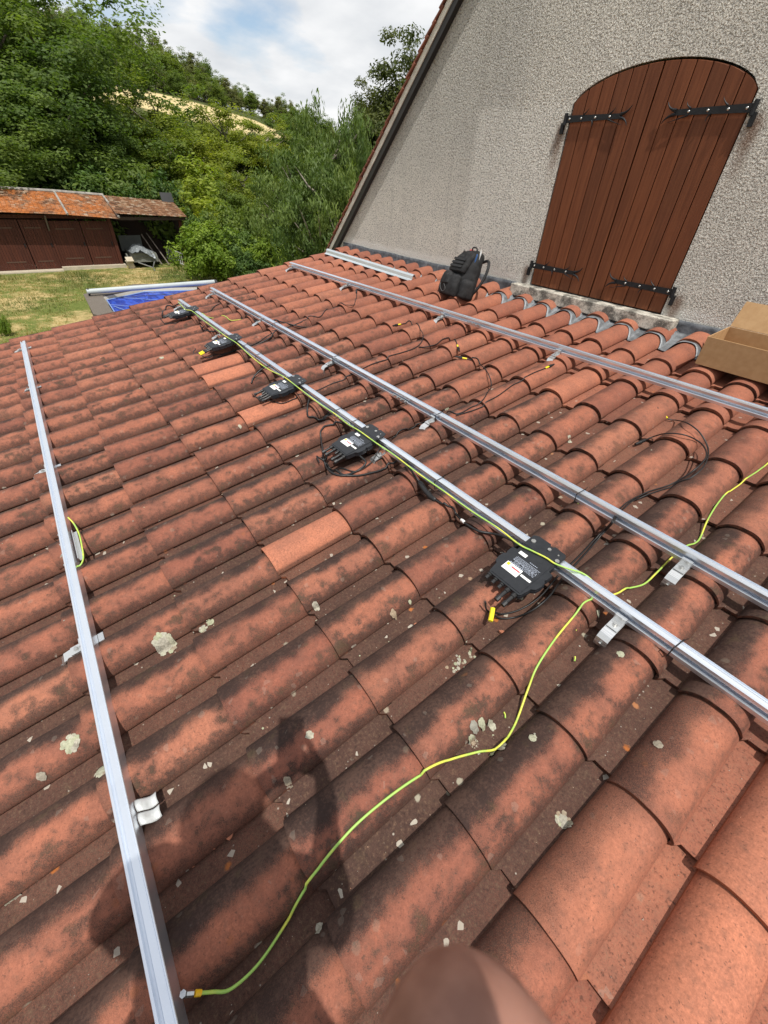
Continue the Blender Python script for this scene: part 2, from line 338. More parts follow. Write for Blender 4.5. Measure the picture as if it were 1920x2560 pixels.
# ---------------------------------------------------------------- house
house = thing('house', 'rendered house with a steep gable over a low lean-to roof of red clay barrel tiles', 'house', (-1.4, 2.56, -3.1))
YW = 2.56; GZ = -3.1
CMAX, CMIN = 22, -12; JMIN, JMAX = -7, 7     # tile columns and courses
rep_tiles = {(12, 0): 1, (13, 0): .85, (9, 0): .9, (4, 1): 1, (4, -4): .55, (-3, 0): .95, (-3, -1): .5, (-3, 1): 1, (-4, 0): 1, (-4, -1): 1, (-4, 1): 1, (-4, 2): .8, (-5, 0): 1, (-5, 1): .8, (-2, 1): .45, (-2, 0): .25, (-2, 2): .35, (-3, 2): .9, (17, -4): .6, (19, -3): .4, (5, -7): .5, (3, -7): .5}
def roof_mesh():
    xs = [BW * .5 * (1 - cos(pi * i / 18)) for i in range(19)]; zs = [prof(min(x, BW * .99999)) for x in xs]
    xs += [BW - .0012, BW - .009, BW - .004, .164, .172, .182, .194, .206, .216, .224, .231]; zs += [.0088, .0050, .0012] + [prof(x) for x in (.164, .172, .182, .194, .206, .216, .224, .231)]
    xs[0] = .0005; NP = len(xs); us = [x / PW for x in xs]; us[19] = us[20] = .735; us[21] = .75
    vst = [0, .0035, .012, .10, .22, .33, .418]
    V = []; F = []; FM = []; UV = []; TD = []
    for J in range(JMIN, JMAX + 1):
        for c in range(CMIN, CMAX + 1):
            ox = -c * PW + random.gauss(0, .0016); ov = -J * PL + random.gauss(0, .0042); oz = random.gauss(0, .0012); rot = random.gauss(0, .009)
            X = -c * PW + .08; v = -J * PL
            cl = rep_tiles.get((c, J), 0.0)
            up = min(1, max(0, (v - .55) / 1.5)); far = min(1, max(0, (-X - 1.2) / 3.0))
            alg = (1 - .72 * up) * (.93 - .10 * far * (1 - up)) * random.uniform(.84, 1.08) * (1 - .93 * cl)
            if X > .9: alg *= .5
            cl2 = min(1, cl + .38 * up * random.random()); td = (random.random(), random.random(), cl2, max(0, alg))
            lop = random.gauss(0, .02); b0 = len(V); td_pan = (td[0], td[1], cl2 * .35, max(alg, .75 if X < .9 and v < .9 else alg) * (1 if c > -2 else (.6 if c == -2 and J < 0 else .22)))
            def P(i, vv, dz):
                x = xs[i]; taper = 1 - .055 * min(1, vv / .418)
                xx = .08 + (x - .08) * taper if x <= BW else x
                po = .020 if x > .170 else (.020 * max(0, (x - .1605)) / .0095)
                vv2 = vv + po * (1 - vv / .418)
                z = zs[i] + .0245 * (1 - vv2 / .418) + oz + dz + lop * (xx - .1) * .3
                wv = .0012 * mnoise.noise((ox * 3 + xx * 22, ov * 3 + vv2 * 16, c * 1.7))
                return RP(ox + xx - rot * (vv2 - .17), ov + vv2 + rot * (xx - .1), z + wv)
            for k, vv in enumerate(vst):
                for i in range(NP):
                    dz = -.0022 if k == 0 else 0
                    V.append(P(i, vv, dz)); UV.append((us[i], vv / .418)); TD.append(td if xs[i] <= BW - .005 else td_pan)
            for k in range(len(vst) - 1):
                for i in range(NP - 1): F.append((b0 + k * NP + i, b0 + k * NP + i + 1, b0 + (k + 1) * NP + i + 1, b0 + (k + 1) * NP + i)); FM.append(0)
            b1 = len(V)                                   # lip face and a short underside
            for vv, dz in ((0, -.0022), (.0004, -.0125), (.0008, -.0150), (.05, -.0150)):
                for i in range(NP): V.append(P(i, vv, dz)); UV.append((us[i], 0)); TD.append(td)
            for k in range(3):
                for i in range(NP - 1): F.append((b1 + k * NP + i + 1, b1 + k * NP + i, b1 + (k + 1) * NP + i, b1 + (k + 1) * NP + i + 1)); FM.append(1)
            b2 = len(V)                                   # left rim
            for vv in vst:
                V.append(P(0, vv, 0)); V.append(P(0, vv, -.012)); UV += [(0, vv)] * 2; TD += [td] * 2
            for k in range(len(vst) - 1): F.append((b2 + 2 * k, b2 + 2 * k + 2, b2 + 2 * k + 3, b2 + 2 * k + 1)); FM.append(1)
    me = bpy.data.meshes.new('tiled_roof'); o3 = Vector(house.location)
    me.from_pydata([p - o3 for p in V], [], F)
    me.polygons.foreach_set('use_smooth', [True] * len(F)); me.polygons.foreach_set('material_index', FM)
    uvl = me.uv_layers.new(name='UVMap'); li = np.zeros(len(me.loops), dtype=np.int32); me.loops.foreach_get('vertex_index', li)
    uvl.data.foreach_set('uv', np.array(UV, dtype=np.float32)[li].ravel())
    at = me.attributes.new('tile', 'FLOAT_COLOR', 'POINT'); at.data.foreach_set('color', np.array(TD, dtype=np.float32).ravel())
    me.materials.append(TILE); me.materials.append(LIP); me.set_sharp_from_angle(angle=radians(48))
    ob = bpy.data.objects.new('lean_to_roof', me); COL.objects.link(ob); ob.parent = house; return ob
roof_mesh()
# battens and deck below the tiles, closed eave and verge
mb = MB(); x0, x1, v0, v1 = -4.70, 2.74, -2.46, 2.56
mb.prism([(x0, v0), (x1, v0), (x1, v1), (x0, v1)], -.10, -.022, lambda p, q, t: RP(p, q, t)); mb.build('roof_deck', FASCIA, house)
# lean-to room and main house body
mb = MB()
def vwall(a, b, z0, z1, th=.2):   # vertical wall, a->b in plan; z1 may be a pair
    a = Vector((a[0], a[1], 0)); b = Vector((b[0], b[1], 0)); n = Vector((-(b - a).y, (b - a).x, 0)).normalized() * th
    za, zb = z1 if hasattr(z1, '__len__') else (z1, z1)
    vs = [a + Vector((0, 0, z0)), b + Vector((0, 0, z0)), b + n + Vector((0, 0, z0)), a + n + Vector((0, 0, z0)), a + Vector((0, 0, za)), b + Vector((0, 0, zb)), b + n + Vector((0, 0, zb)), a + n + Vector((0, 0, za))]
    mb.add(vs, [(0, 3, 2, 1), (4, 5, 6, 7), (0, 1, 5, 4), (1, 2, 6, 5), (2, 3, 7, 6), (3, 0, 4, 7)])
rz = lambda y: RP(0, y / cT, -.101).z
vwall((-4.60, 2.555), (-4.60, -2.28), GZ, (rz(2.555), rz(-2.28)))
vwall((-4.399, -2.28), (2.6, -2.28), GZ, rz(-2.28)); vwall((2.6, -2.079), (2.6, 2.555), GZ, (rz(-2.079), rz(2.555)))
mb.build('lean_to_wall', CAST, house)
AX = -1.4; E = Vector((.7145, 0, .6997)); NV = Vector((-.6997, 0, .7145)); P0 = Vector((-4.109, 0, 1.294))
sA = (AX - P0.x) / E.x; apex_z = P0.z + sA * E.z
# gable wall with the arched opening
def arch(X): return 1.622 + .163 * max(0, 1 - ((X + 1.397) / .536) ** 2) ** .62 * 1.0
hole = [(-1.932, .565), (-.862, .565)] + [(X, arch(X)) for X in np.linspace(-.862, -1.932, 25)]
EZ = -1.0; ex = P0.x + (EZ - P0.z) / E.z * E.x     # eave of the steep roof
outer = [(ex + .25, GZ), (2 * AX - ex - .25, GZ), (2 * AX - ex - .25, EZ + .2), (AX, apex_z - .06), (ex + .25, EZ + .2)]
tri = tessellate_polygon([[Vector((p[0], p[1], 0)) for p in outer], [Vector((p[0], p[1], 0)) for p in hole]])
allp = outer + hole; mb = MB()
mb.add([(p[0], YW, p[1]) for p in allp], tri)
n = len(hole); vs = [(p[0], YW, p[1]) for p in hole] + [(p[0], YW + .16, p[1]) for p in hole]
mb.add(vs, [(i, (i + 1) % n, n + (i + 1) % n, n + i) for i in range(n)])
mb.add([(p[0], YW + .16, p[1]) for p in hole], [tuple(range(n))])
for sx in (-1, 1):
    X = AX + sx * (AX - ex - .25); mb.add([(X, YW, GZ), (X, 11, GZ), (X, 11, EZ + .2), (X, YW, EZ + .2)], [(0, 1, 2, 3)])
mb.add([(p[0], 11, p[1]) for p in outer], [(0, 1, 2, 3, 4)])
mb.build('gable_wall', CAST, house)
# steep main roof: slab, stepped verge tiles, cream mortar, dark barge board on each rake
def mir(p): return Vector((2 * AX - p.x, p.y, p.z))
def rake(name, m, a0, a1, y0, y1, s0, s1):
    mb = MB()
    for sgn in (0, 1):
        vs = []
        for s in (s0, s1):
            for a, y in ((a0, y0), (a1, y0), (a1, y1), (a0, y1)):
                p = P0 + E * s + NV * a; p.y = y
                if s == s1: p.x = min(p.x, AX)
                vs.append(mir(p) if sgn else p)
        mb.add(vs, [(0, 1, 2, 3), (7, 6, 5, 4), (0, 4, 5, 1), (1, 5, 6, 2), (2, 6, 7, 3), (3, 7, 4, 0)])
    return mb.build(name, m, house)
s0 = (EZ - P0.z) / E.z
rake('barge_board', FASCIA, -.066, 0, 2.512, 2.5585, s0, sA); rake('verge_mortar', MORTAR, .0005, .046, 2.504, 2.80, s0, sA)
mb = MB(); k = 0; s = s0 - .08
while s < sA:
    for sgn in (0, 1):
        a0, a1, y0 = .048 + random.uniform(-.001, .002), .030 + .026, 2.486 + random.uniform(-.006, .006)
        vs = []
        for ss, off in ((s, .012), (s + .135, -.006)):
            for a, y in ((a0 + off, y0), (a0 + off + .016, y0), (a0 + off + .016, 2.62), (a0 + off, 2.62)):
                p = P0 + E * ss + NV * a; p.y = y; vs.append(mir(p) if sgn else p)
        mb.add(vs, [(0, 1, 2, 3), (7, 6, 5, 4), (0, 4, 5, 1), (1, 5, 6, 2), (2, 6, 7, 3), (3, 7, 4, 0)])
    s += .098
VERGE = simple('verge_tile', (.20, .068, .040), .8, 0, .55, 22, .4, .004)
mb.build('verge_tiles', VERGE, house, bevel=.003)
mb = MB()
for sgn in (0, 1):
    nrow = 60
    for i in range(nrow):
        sa = s0 + (sA - s0) * i / nrow; sb = s0 + (sA - s0) * (i + 1) / nrow
        vs = []
        for ss, a in ((sa, .068), (sb, .052)):
            for y in (2.60, 11.2):
                p = P0 + E * ss + NV * a; p.y = y; vs.append(mir(p) if sgn else p)
        mb.add(vs, [(0, 1, 3, 2)])
        p1 = P0 + E * sa + NV * .052; mb.add([vs[0], vs[1], Vector((mir(p1).x if sgn else p1.x, 11.2, p1.z)), Vector((mir(p1).x if sgn else p1.x, 2.6, p1.z))], [(0, 1, 2, 3)])
mb.build('steep_roof', VERGE, house)
# lead flashing: upstand on the wall and a dressed apron over the tile ends
mb = MB(); us = np.linspace(-4.74, 2.2, 260)
def ups(X, t):
    top = .565 + .008 * mnoise.noise((X * 3, 0, 0)) ; bot = .400 + .03 * abs(mnoise.noise((X * 6, 5, 0)))
    return (X, YW - .006 - .050 * (1 - t) ** 2 - .004 * mnoise.noise((X * 9, t * 3, 2)), bot + (top - bot) * t)
mb.grid(ups, us, np.linspace(0, 1, 7))
ob = mb.build('lead_upstand', LEAD, house, smooth=True); so = ob.modifiers.new('thick', 'SOLIDIFY'); so.thickness = .003; so.offset = 1
mb = MB(); us = np.linspace(-4.74, 2.2, 700)
def apr(X, t):
    sl = 1 if -2.15 < X < -.3 else 0
    low = 2.375 - .02 * sl + (.12 - .055 * sl) * max(0, surf(X, 2.43) - .012) / .065 + .028 * mnoise.noise((X * 5.2, 1.3, 0)) + .02 * mnoise.noise((X * 15, 4, 0)); hi = 2.592
    pass
    vv = low + (hi - low) * t; k = min(1, t * 1.1)
    zt = surf(X, min(vv, 2.43)) + .006; n = zt * (1 - k * .75) + (.018 + .036 * sl + .010 * mnoise.noise((X * 7, t * 4, 1))) * (k * .75) + .006 * mnoise.noise((X * 20, t * 6, 3))
    return RP(X, vv, max(n, surf(X, vv) * .55 + .004))
mb.grid(apr, us, np.linspace(0, 1, 9))
ob = mb.build('lead_apron', simple('pale_lead', (.22, .235, .25), .5, .45, .45, 26, .5, .005), house, smooth=True); so = ob.modifiers.new('thick', 'SOLIDIFY'); so.thickness = .0025; so.offset = 1
# window sill
mb = MB(); mb.box((-1.387, 2.508, .527), (1.306, .104, .082)); ob = mb.build('window_sill', SILL, house, bevel=.006)
# shutters
def shutter(xa, xb, hinge_side):
    mb = MB(); nb = 6; wd = (xb - xa) / nb
    for i in range(nb):
        a = xa + i * wd + .0022; b = xa + (i + 1) * wd - .0022
        top = [(X, arch(X) - .010) for X in np.linspace(b, a, 6)]
        poly = [(a, .575), (b, .575)] + top; c = .0035
        ctr = ((a + b) / 2, 1.1)
        ins = [(p[0] + (c if p[0] < ctr[0] - .01 else (-c if p[0] > ctr[0] + .01 else 0)), p[1] + (c if p[1] < .6 else -c)) for p in poly]
        m = len(poly); yb = YW + .026; yf = YW + .0; yo = random.uniform(-.0012, .0012)
        vs = [(p[0], yb, p[1]) for p in poly] + [(p[0], yf + c + yo, p[1]) for p in poly] + [(p[0], yf + yo, p[1]) for p in ins]
        fs = [(i2 + o, (i2 + 1) % m + o, m + (i2 + 1) % m + o, m + i2 + o) for o in (0, m) for i2 in range(m)]
        fs += [tuple(2 * m + q for q in t) for t in tessellate_polygon([[Vector((p[0], p[1], 0)) for p in ins]])]
        mb.add(vs, fs)
    # back ledger so no gap shows through
    mb.box(((xa + xb) / 2, YW + .035, 1.09), (xb - xa - .02, .016, 1.02))
    sh = mb.build('shutter', SHUT, house)
    sh['label'] = 'left shutter leaf' if hinge_side < 0 else 'right shutter leaf'
    for z in (1.556, .705):
        mb = MB(); d = -hinge_side; xo = xa - .028 if hinge_side < 0 else xb + .028; L = .40
        yy = YW - .010
        def bar(poly, t0=.006): mb.prism(poly, yy - t0 / 2, yy + t0 / 2, lambda p, q, t: (p, t, q))
        dz = -.012 * (1 if z < 1 else -1) * 0
        bar([(xo, z - .018), (xo + d * L, z - .012), (xo + d * L, z + .012), (xo, z + .018)])
        def horn(px, pz, ax, az, bx, bz, wdt=.010):
            pts = []
            for t in np.linspace(0, 1, 6):
                x = (1 - t) ** 2 * px + 2 * t * (1 - t) * ax + t * t * bx; q = (1 - t) ** 2 * pz + 2 * t * (1 - t) * az + t * t * bz
                pts.append((x, yy - .004 * t - .0032, q))
            mb.tube(pts, [wdt * (1 - .82 * t) for t in np.linspace(0, 1, 6)], 6)
        xe = xo + d * L
        for sg in (1, -1):
            horn(xe - d * .01, z + sg * .008, xe + d * .035, z + sg * .012, xe + d * .050, z + sg * .045, .009)
            horn(xe - d * .085, z + sg * .014, xe - d * .06, z + sg * .022, xe - d * .035 * sg - d * .02, z + sg * .042, .005)
        horn(xo + d * .13, z + .016, xo + d * .15, z + .026, xo + d * .165, z + .048, .005); horn(xo + d * .20, z - .014, xo + d * .215, z - .026, xo + d * .21, z - .045, .005)
        st = mb.build('strap_hinge', IRON, sh, org=house.location)
        for t in (.08, .3, .55, .8): mb = MB(); mb.sphere((xo + d * L * t, yy - .0045, z), (.007, .004, .007), 8, 5); mb.build('rivet', STEEL, sh, smooth=True, org=house.location)
        mb = MB(); mb.tube([(xo, yy - .002, z - .030), (xo, yy - .002, z + .030)], .012, 8); mb.box((xo - d * .012, YW - .008, z - .045), (.022, .016, .055))
        mb.build('hinge_pin', IRON, sh, org=house.location)
    return sh
shutter(-1.924, -1.4005, -1); shutter(-1.3955, -.868, 1)
# lichen patches grown on the tiles
LICH = [(-.701, -.788, .034), (-.534, -1.089, .026), (.416, -.144, .02), (-1.794, -.04, .01), (-3.121, -.11, .018), (-1.131, .937, .018), (.276, .299, .012), (-.113, -.535, .012), (-.063, -.636, .01), (-.258, -1.273, .022), (-.502, -1.175, .012), (-.391, -1.019, .02), (-.482, 1.143, .014), (-.688, -.632, .014), (.154, .388, .008), (.261, -.076, .011), (.465, .152, .011), (.214, -.716, .01), (-.299, -.6, .014), (-.279, -.118, .012), (-1.36, -1.004, .016), (-.677, -.662, .016), (-.483, -.307, .012), (-.056, .273, .01)]
for k in range(9): LICH.append((.183 + .036 * cos(k * .8 + .3) + random.gauss(0, .004), -.158 + .034 * sin(k * .8 + .3) + random.gauss(0, .004), random.uniform(.009, .016)))
for k in range(26): LICH.append((-.019 + random.gauss(0, .012), -.045 + random.gauss(0, .03), random.uniform(.002, .007)))
for k in range(120):
    X = random.uniform(-4.6, 1.2); v = random.uniform(-1.5, 1.4)
    c = ceil(-X / PW)
    if random.random() < .72: X = -c * PW + random.uniform(.163, .213)
    if (c, ceil(-v / PL)) in rep_tiles: continue
    LICH.append((X, v, random.choice([.002, .003, .003, .004, .006])))
big_l = [q for q in LICH if q[2] >= .015]
for (X, v, r) in big_l:
    LICH.remove((X, v, r)); ph = random.uniform(0, 6); m = 11; LICH.append((X, v, r * .62))
    for i in range(m):
        if random.random() < .88: LICH.append((X + r * .68 * cos(ph + 2 * pi * i / m), v + r * .68 * sin(ph + 2 * pi * i / m), r * random.uniform(.26, .38)))
mb = MB()
for (X, v, r) in LICH:
    m = 26 if r > .009 else 10; ph = random.uniform(0, 9); hc = .0007 + min(.0012, r * .05)
    ring = []
    for i in range(m):
        a = 2 * pi * i / m; rr = r * (.82 + .30 * mnoise.noise((cos(a) * 1.6 + ph, sin(a) * 1.6, X * 9)) + .10 * abs(sin(a * 4 + ph)) + random.uniform(-.05, .05)); ring.append((cos(a) * rr, sin(a) * rr))
    vs = [RP(X, v, surf(X, v) + hc)] + [RP(X + a * .6, v + b * .6, surf(X + a * .6, v + b * .6) + hc * random.uniform(.7, 1.2)) for a, b in ring] + [RP(X + a, v + b, surf(X + a, v + b) + .0006) for a, b in ring]
    mb.add(vs, [(0, 1 + i, 1 + (i + 1) % m) for i in range(m)] + [(1 + i, 1 + m + i, 1 + m + (i + 1) % m, 1 + (i + 1) % m) for i in range(m)])
k = NT('lichen_crust'); isl = k.n('ShaderNodeNewGeometry').outputs['Random Per Island']; f = k.noise(k.co(), 150, 4)
k.set(k.mix(1, k.ramp(isl, (0, (.40, .385, .31)), (.3, (.36, .37, .25)), (.62, (.40, .37, .30)), (.80, (.27, .26, .22)), (1, (.34, .26, .18))), k.ramp(f, (.3, (.7,) * 3), (.7, (1.15,) * 3)), 'MULTIPLY'), .95, 0, k.bump(f, .8, .003), .1)
ob = mb.build('lichen', k.m, house); ob['kind'] = 'stuff'
CAB = {"earth_long":[[0.157,-0.936,0.089],[0.169,-0.92,0.069],[0.184,-0.896,0.046],[0.183,-0.841,0.025],[0.163,-0.765,0.022],[0.146,-0.702,0.049],[0.137,-0.641,0.079],[0.127,-0.558,0.075],[0.129,-0.465,0.068],[0.139,-0.369,0.053],[0.155,-0.288,0.046],[0.188,-0.2,0.02],[0.216,-0.151,0.027],[0.206,-0.072,0.011],[0.168,0.028,0.034],[0.146,0.091,0.06],[0.127,0.198,0.071],[0.116,0.306,0.073],[0.112,0.365,0.089],[0.132,0.427,0.077],[0.15,0.485,0.059],[0.158,0.554,0.032],[0.181,0.624,0.018],[0.185,0.692,0.026],[0.185,0.788,0.031],[0.19,0.885,0.024],[0.204,0.957,0.011],[0.177,1.078,0.026],[0.159,1.232,0.026],[0.167,1.386,0.014],[0.18,1.515,0.024],[0.184,1.596,0.019],[0.186,1.775,0.028]],
 "earth_rail":[[-4.153,0.362,0.137],[-3.872,0.34,0.137],[-3.752,0.366,0.14],[-3.475,0.368,0.125],[-3.154,0.364,0.13],[-2.905,0.355,0.14],[-2.726,0.363,0.138],[-2.426,0.347,0.13],[-2.161,0.344,0.132],[-1.994,0.361,0.138],[-1.869,0.36,0.14],[-1.749,0.358,0.137],[-1.544,0.361,0.128],[-1.386,0.367,0.126],[-1.262,0.36,0.128],[-1.151,0.358,0.14],[-1.051,0.358,0.14],[-0.977,0.358,0.14],[-0.886,0.369,0.13],[-0.722,0.368,0.124],[-0.546,0.368,0.126],[-0.388,0.366,0.128],[-0.264,0.369,0.133],[-0.16,0.359,0.14],[-0.109,0.369,0.14],[-0.06,0.379,0.14],[-0.028,0.38,0.14],[0.01,0.396,0.136],[0.047,0.419,0.13],[0.077,0.428,0.12],[0.102,0.433,0.1]],
 "earth_loop":[[-1.548,-0.937,0.115],[-1.473,-0.92,0.12],[-1.384,-0.912,0.12],[-1.285,-0.915,0.12],[-1.228,-0.923,0.115],[-1.205,-0.942,0.11],[-1.221,-0.96,0.11]],
 "earth_short":[[-3.833,0.375,0.12],[-3.957,0.441,0.054],[-3.737,0.459,0.07],[-3.696,0.54,0.036],[-3.491,0.598,0.054],[-3.489,0.688,0.037]],
 "pv_near_a":[[-0.061,0.116,0.094],[-0.058,0.132,0.046],[-0.038,0.156,0.022],[-0.013,0.196,0.02],[0.016,0.232,0.06],[0.022,0.303,0.073],[-0.006,0.43,0.031],[-0.021,0.563,0.019],[-0.034,0.671,0.015],[-0.034,0.732,0.042],[-0.011,0.695,0.13],[-0.052,0.852,0.048],[-0.057,0.973,0.022],[-0.04,1.045,0.028],[-0.003,1.158,0.024],[0.036,1.191,0.08],[0.039,1.282,0.097],[-0.009,1.44,0.072],[-0.076,1.481,0.105],[-0.146,1.512,0.109],[-0.23,1.652,0.023],[-0.251,1.641,0.021],[-0.27,1.632,0.024]],
 "pv_near_b":[[-0.081,0.109,0.119],[-0.071,0.112,0.079],[-0.056,0.152,0.03],[-0.026,0.223,0.018],[-0.01,0.31,0.029],[-0.023,0.427,0.029],[-0.032,0.56,0.019],[-0.042,0.668,0.016],[-0.039,0.734,0.042],[-0.016,0.696,0.13],[-0.058,0.845,0.056],[-0.061,0.959,0.036],[-0.048,1.049,0.033],[-0.011,1.169,0.028],[0.025,1.234,0.091],[0.016,1.347,0.097],[-0.049,1.47,0.066],[-0.108,1.415,0.109],[-0.177,1.406,0.089],[-0.23,1.43,0.034],[-0.245,1.385,0.028]],
 "pv_two":[[-1.139,0.108,0.08],[-1.179,0.121,0.092],[-1.132,0.145,0.029],[-0.974,0.186,0.077],[-0.962,0.285,0.083],[-1.001,0.387,0.113],[-1.12,0.543,0.023],[-1.127,0.676,0.015],[-1.105,0.774,0.03],[-1.103,0.875,0.02],[-0.983,0.862,0.081],[-0.98,0.98,0.073],[-0.975,1.062,0.091],[-1.097,1.259,0.043],[-1.16,1.299,0.085],[-1.339,1.423,0.044],[-1.383,1.395,0.067],[-1.407,1.369,0.078]],
 "pv_three":[[-2.018,0.15,0.088],[-1.999,0.173,0.042],[-1.825,0.224,0.072],[-1.811,0.339,0.06],[-1.795,0.461,0.06],[-1.802,0.6,0.059],[-1.797,0.739,0.064],[-1.814,0.899,0.069],[-1.812,1.012,0.062],[-1.803,1.156,0.066],[-1.806,1.29,0.066],[-1.849,1.388,0.087],[-2.008,1.499,0.071],[-2.207,1.583,0.028],[-2.217,1.522,0.051],[-2.22,1.484,0.058]],
 "pv_stub":[[-1.8,1.306,0.056],[-1.774,1.412,0.048],[-1.785,1.532,0.032],[-1.76,1.576,0.025],[-1.594,1.47,0.076]],
 "pv_hook":[[-0.971,0.851,0.077],[-0.954,0.989,0.063],[-0.955,1.152,0.073],[-0.979,1.313,0.073],[-0.973,1.383,0.083],[-0.975,1.487,0.083],[-0.97,1.577,0.083]],
 "pv_far":[[-2.881,0.92,0.063],[-2.905,1.055,0.058],[-2.878,1.168,0.065],[-3.062,1.398,0.033],[-2.89,1.409,0.085],[-2.874,1.497,0.069],[-3.107,1.677,0.041]],
 "pv_four":[[-3.087,0.143,0.073],[-3.054,0.111,0.043],[-2.878,0.132,0.063],[-2.869,0.232,0.05],[-2.841,0.353,0.053],[-2.843,0.506,0.048],[-2.882,0.687,0.056],[-2.87,0.789,0.072]],
 "pv_five":[[-4.138,0.168,0.037],[-3.971,0.129,0.055],[-3.768,0.196,0.076],[-3.942,0.358,0.028],[-3.905,0.487,0.049],[-3.977,0.696,0.042],[-3.907,0.862,0.053],[-3.765,0.965,0.042]],
 "trunk_upper":[[-3.508,0.693,0.031],[-3.325,0.724,0.056],[-3.1,0.761,0.091],[-3.094,0.858,0.064],[-2.895,0.87,0.085],[-2.844,0.941,0.054],[-2.843,1.013,0.029]],
 "trunk_cross":[[-2.843,0.221,0.047],[-2.846,0.335,0.05],[-2.855,0.486,0.033],[-2.842,0.624,0.047],[-2.879,0.749,0.06],[-2.877,0.856,0.072],[-2.89,0.985,0.041]],
 "trunk_one":[[-0.883,0.413,0.1],[-0.771,0.369,0.115],[-0.714,0.373,0.073],[-0.625,0.349,0.069],[-0.561,0.343,0.079],[-0.514,0.352,0.077],[-0.489,0.373,0.044],[-0.418,0.35,0.062],[-0.331,0.336,0.088],[-0.28,0.369,0.087],[-0.229,0.371,0.11],[-0.194,0.373,0.118]],
 "loop_two":[[-1.01,0.263,0.11],[-0.963,0.261,0.097],[-0.962,0.204,0.079],[-0.979,0.139,0.084],[-1.116,0.148,0.025],[-1.155,0.14,0.064],[-1.187,0.161,0.095],[-1.353,0.238,0.043],[-1.394,0.279,0.076],[-1.396,0.324,0.075],[-1.357,0.397,0.068],[-1.303,0.412,0.1]],
 "loop_two_b":[[-1.155,0.161,0.087],[-1.141,0.136,0.049],[-1.008,0.112,0.088],[-0.949,0.18,0.067],[-0.928,0.282,0.044],[-0.92,0.382,0.049],[-0.887,0.409,0.1]],
 "loop_two_c":[[-1.682,0.366,0.1],[-1.612,0.314,0.097],[-1.583,0.293,0.058],[-1.57,0.327,0.027],[-1.533,0.376,0.037],[-1.572,0.431,0.063],[-1.592,0.452,0.1]],
 "loop_three":[[-2.218,0.224,0.061],[-2.243,0.259,0.082],[-2.254,0.318,0.104],[-2.261,0.385,0.11],[-2.257,0.424,0.11]],
 "loop_four":[[-3.414,0.336,0.1],[-3.547,0.341,0.039],[-3.311,0.351,0.08],[-3.309,0.442,0.056],[-3.094,0.406,0.096]],
 "loop_five":[[-4.127,0.17,0.048],[-4.129,0.179,0.086],[-4.369,0.266,0.052],[-4.38,0.334,0.052],[-4.243,0.387,0.1]]}

# ---------------------------------------------------------------- mounting rails with their roof hooks
# cross-section (v, n): 42 mm wide, 42 mm tall, grooved top, side channels
def rail_section(flat=False):
    h = .0205
    if flat: return [(-h, 0), (h, 0), (h, .0405), (h - .0012, .0418), (.0175, .0418), (.0170, .0408), (.0155, .0408), (.0150, .0418), (-.0020, .0418), (-.0045, .0370), (-.0075, .0335), (-.0120, .0335), (-.0128, .0418), (-h + .0012, .0418), (-h, .0405)]
    L = [(-h, 0), (h, 0), (h, .0405), (h - .0012, .0418), (.0180, .0418), (.0172, .0370), (.0112, .0370), (.0104, .0418), (.0086, .0418), (.0080, .0410), (-.0088, .0410), (-.0094, .0418), (-.0112, .0418), (-.0118, .0405),
         (-.0118, .0275), (-.0060, .0275), (-.0060, .0310), (.0140, .0310), (.0140, .0120), (-.0060, .0120), (-.0060, .0150), (-.0118, .0150), (-.0130, .0162), (-h + .0012, .0162), (-h, .0150)]
    return L
def make_rail(Xa, va, Xb, vb, label, hooks, nb=.086, flip=False):
    # Xa is the far end
    L = hypot(Xb - Xa, vb - va); sk = atan2(vb - va, Xb - Xa)
    R = Matrix.Rotation(TH, 4, 'X') @ Matrix.Rotation(sk, 4, 'Z')
    t = thing('mounting_rail', label, 'rail', RP(Xa, va, nb), 'aluminium mounting rails across the roof', R.to_euler(), local=True)
    mb = MB(); mb.prism(rail_section(flip), 0, L, lambda p, q, s: (s, p * .88, q)); mb.build('rail_profile', ALU, t)
    for hx in hooks:
        x = (hx - Xa) / cos(sk)
        mb = MB(); wd = .036
        # foot arm below, upright, top arm, all one bent strip (v, n), n relative to rail bottom
        pts = [(.075, -.073), (-.055, -.073), (-.090, -.070), (-.104, -.058), (-.107, -.040), (-.103, -.020), (-.090, -.006), (-.066, -.0025), (.036, -.0025)]
        th = .0055; inner = []
        for i, p in enumerate(pts):
            a = Vector(pts[max(0, i - 1)]); b = Vector(pts[min(len(pts) - 1, i + 1)]); d = (b - a).normalized(); inner.append((p[0] - d.y * -th, p[1] - d.x * th))
        m = len(pts)
        for xx in (x - wd / 2, x + wd / 2): mb.v += [(xx, p[0], p[1]) for p in pts] + [(xx, p[0], p[1]) for p in inner]
        o = 2 * m
        for i in range(m - 1):
            mb.f += [(i, i + 1, o + i + 1, o + i), (m + i + 1, m + i, o + m + i, o + m + i + 1), (i + 1, i, m + i, m + i + 1), (o + i, o + i + 1, o + m + i + 1, o + m + i)]
        mb.f += [(0, o, o + m, m), (m - 1, 2 * m - 1, o + 2 * m - 1, o + m - 1)]
        hk = mb.build('roof_hook', ALU2, t)
        mb = MB(); mb.box((x, -.046, .0015), (.034, .036, .003)); mb.box((x, -.0265, .0115), (.034, .003, .023)); mb.box((x, -.0225, .0235), (.034, .011, .0025)); mb.build('clamp', ALU2, hk)
        mb = MB(); mb.tube([(x, -.046, .003), (x, -.046, .0045), (x, -.046, .00451), (x, -.046, .011)], [.009, .009, .0052, .0052], 8); mb.build('bolt', STEEL, hk)
        mb = MB(); mb.tube([(x, -.107, -.036), (x, -.112, -.036)], .006, 6); mb.build('bolt', STEEL, hk)
    return t, L, sk
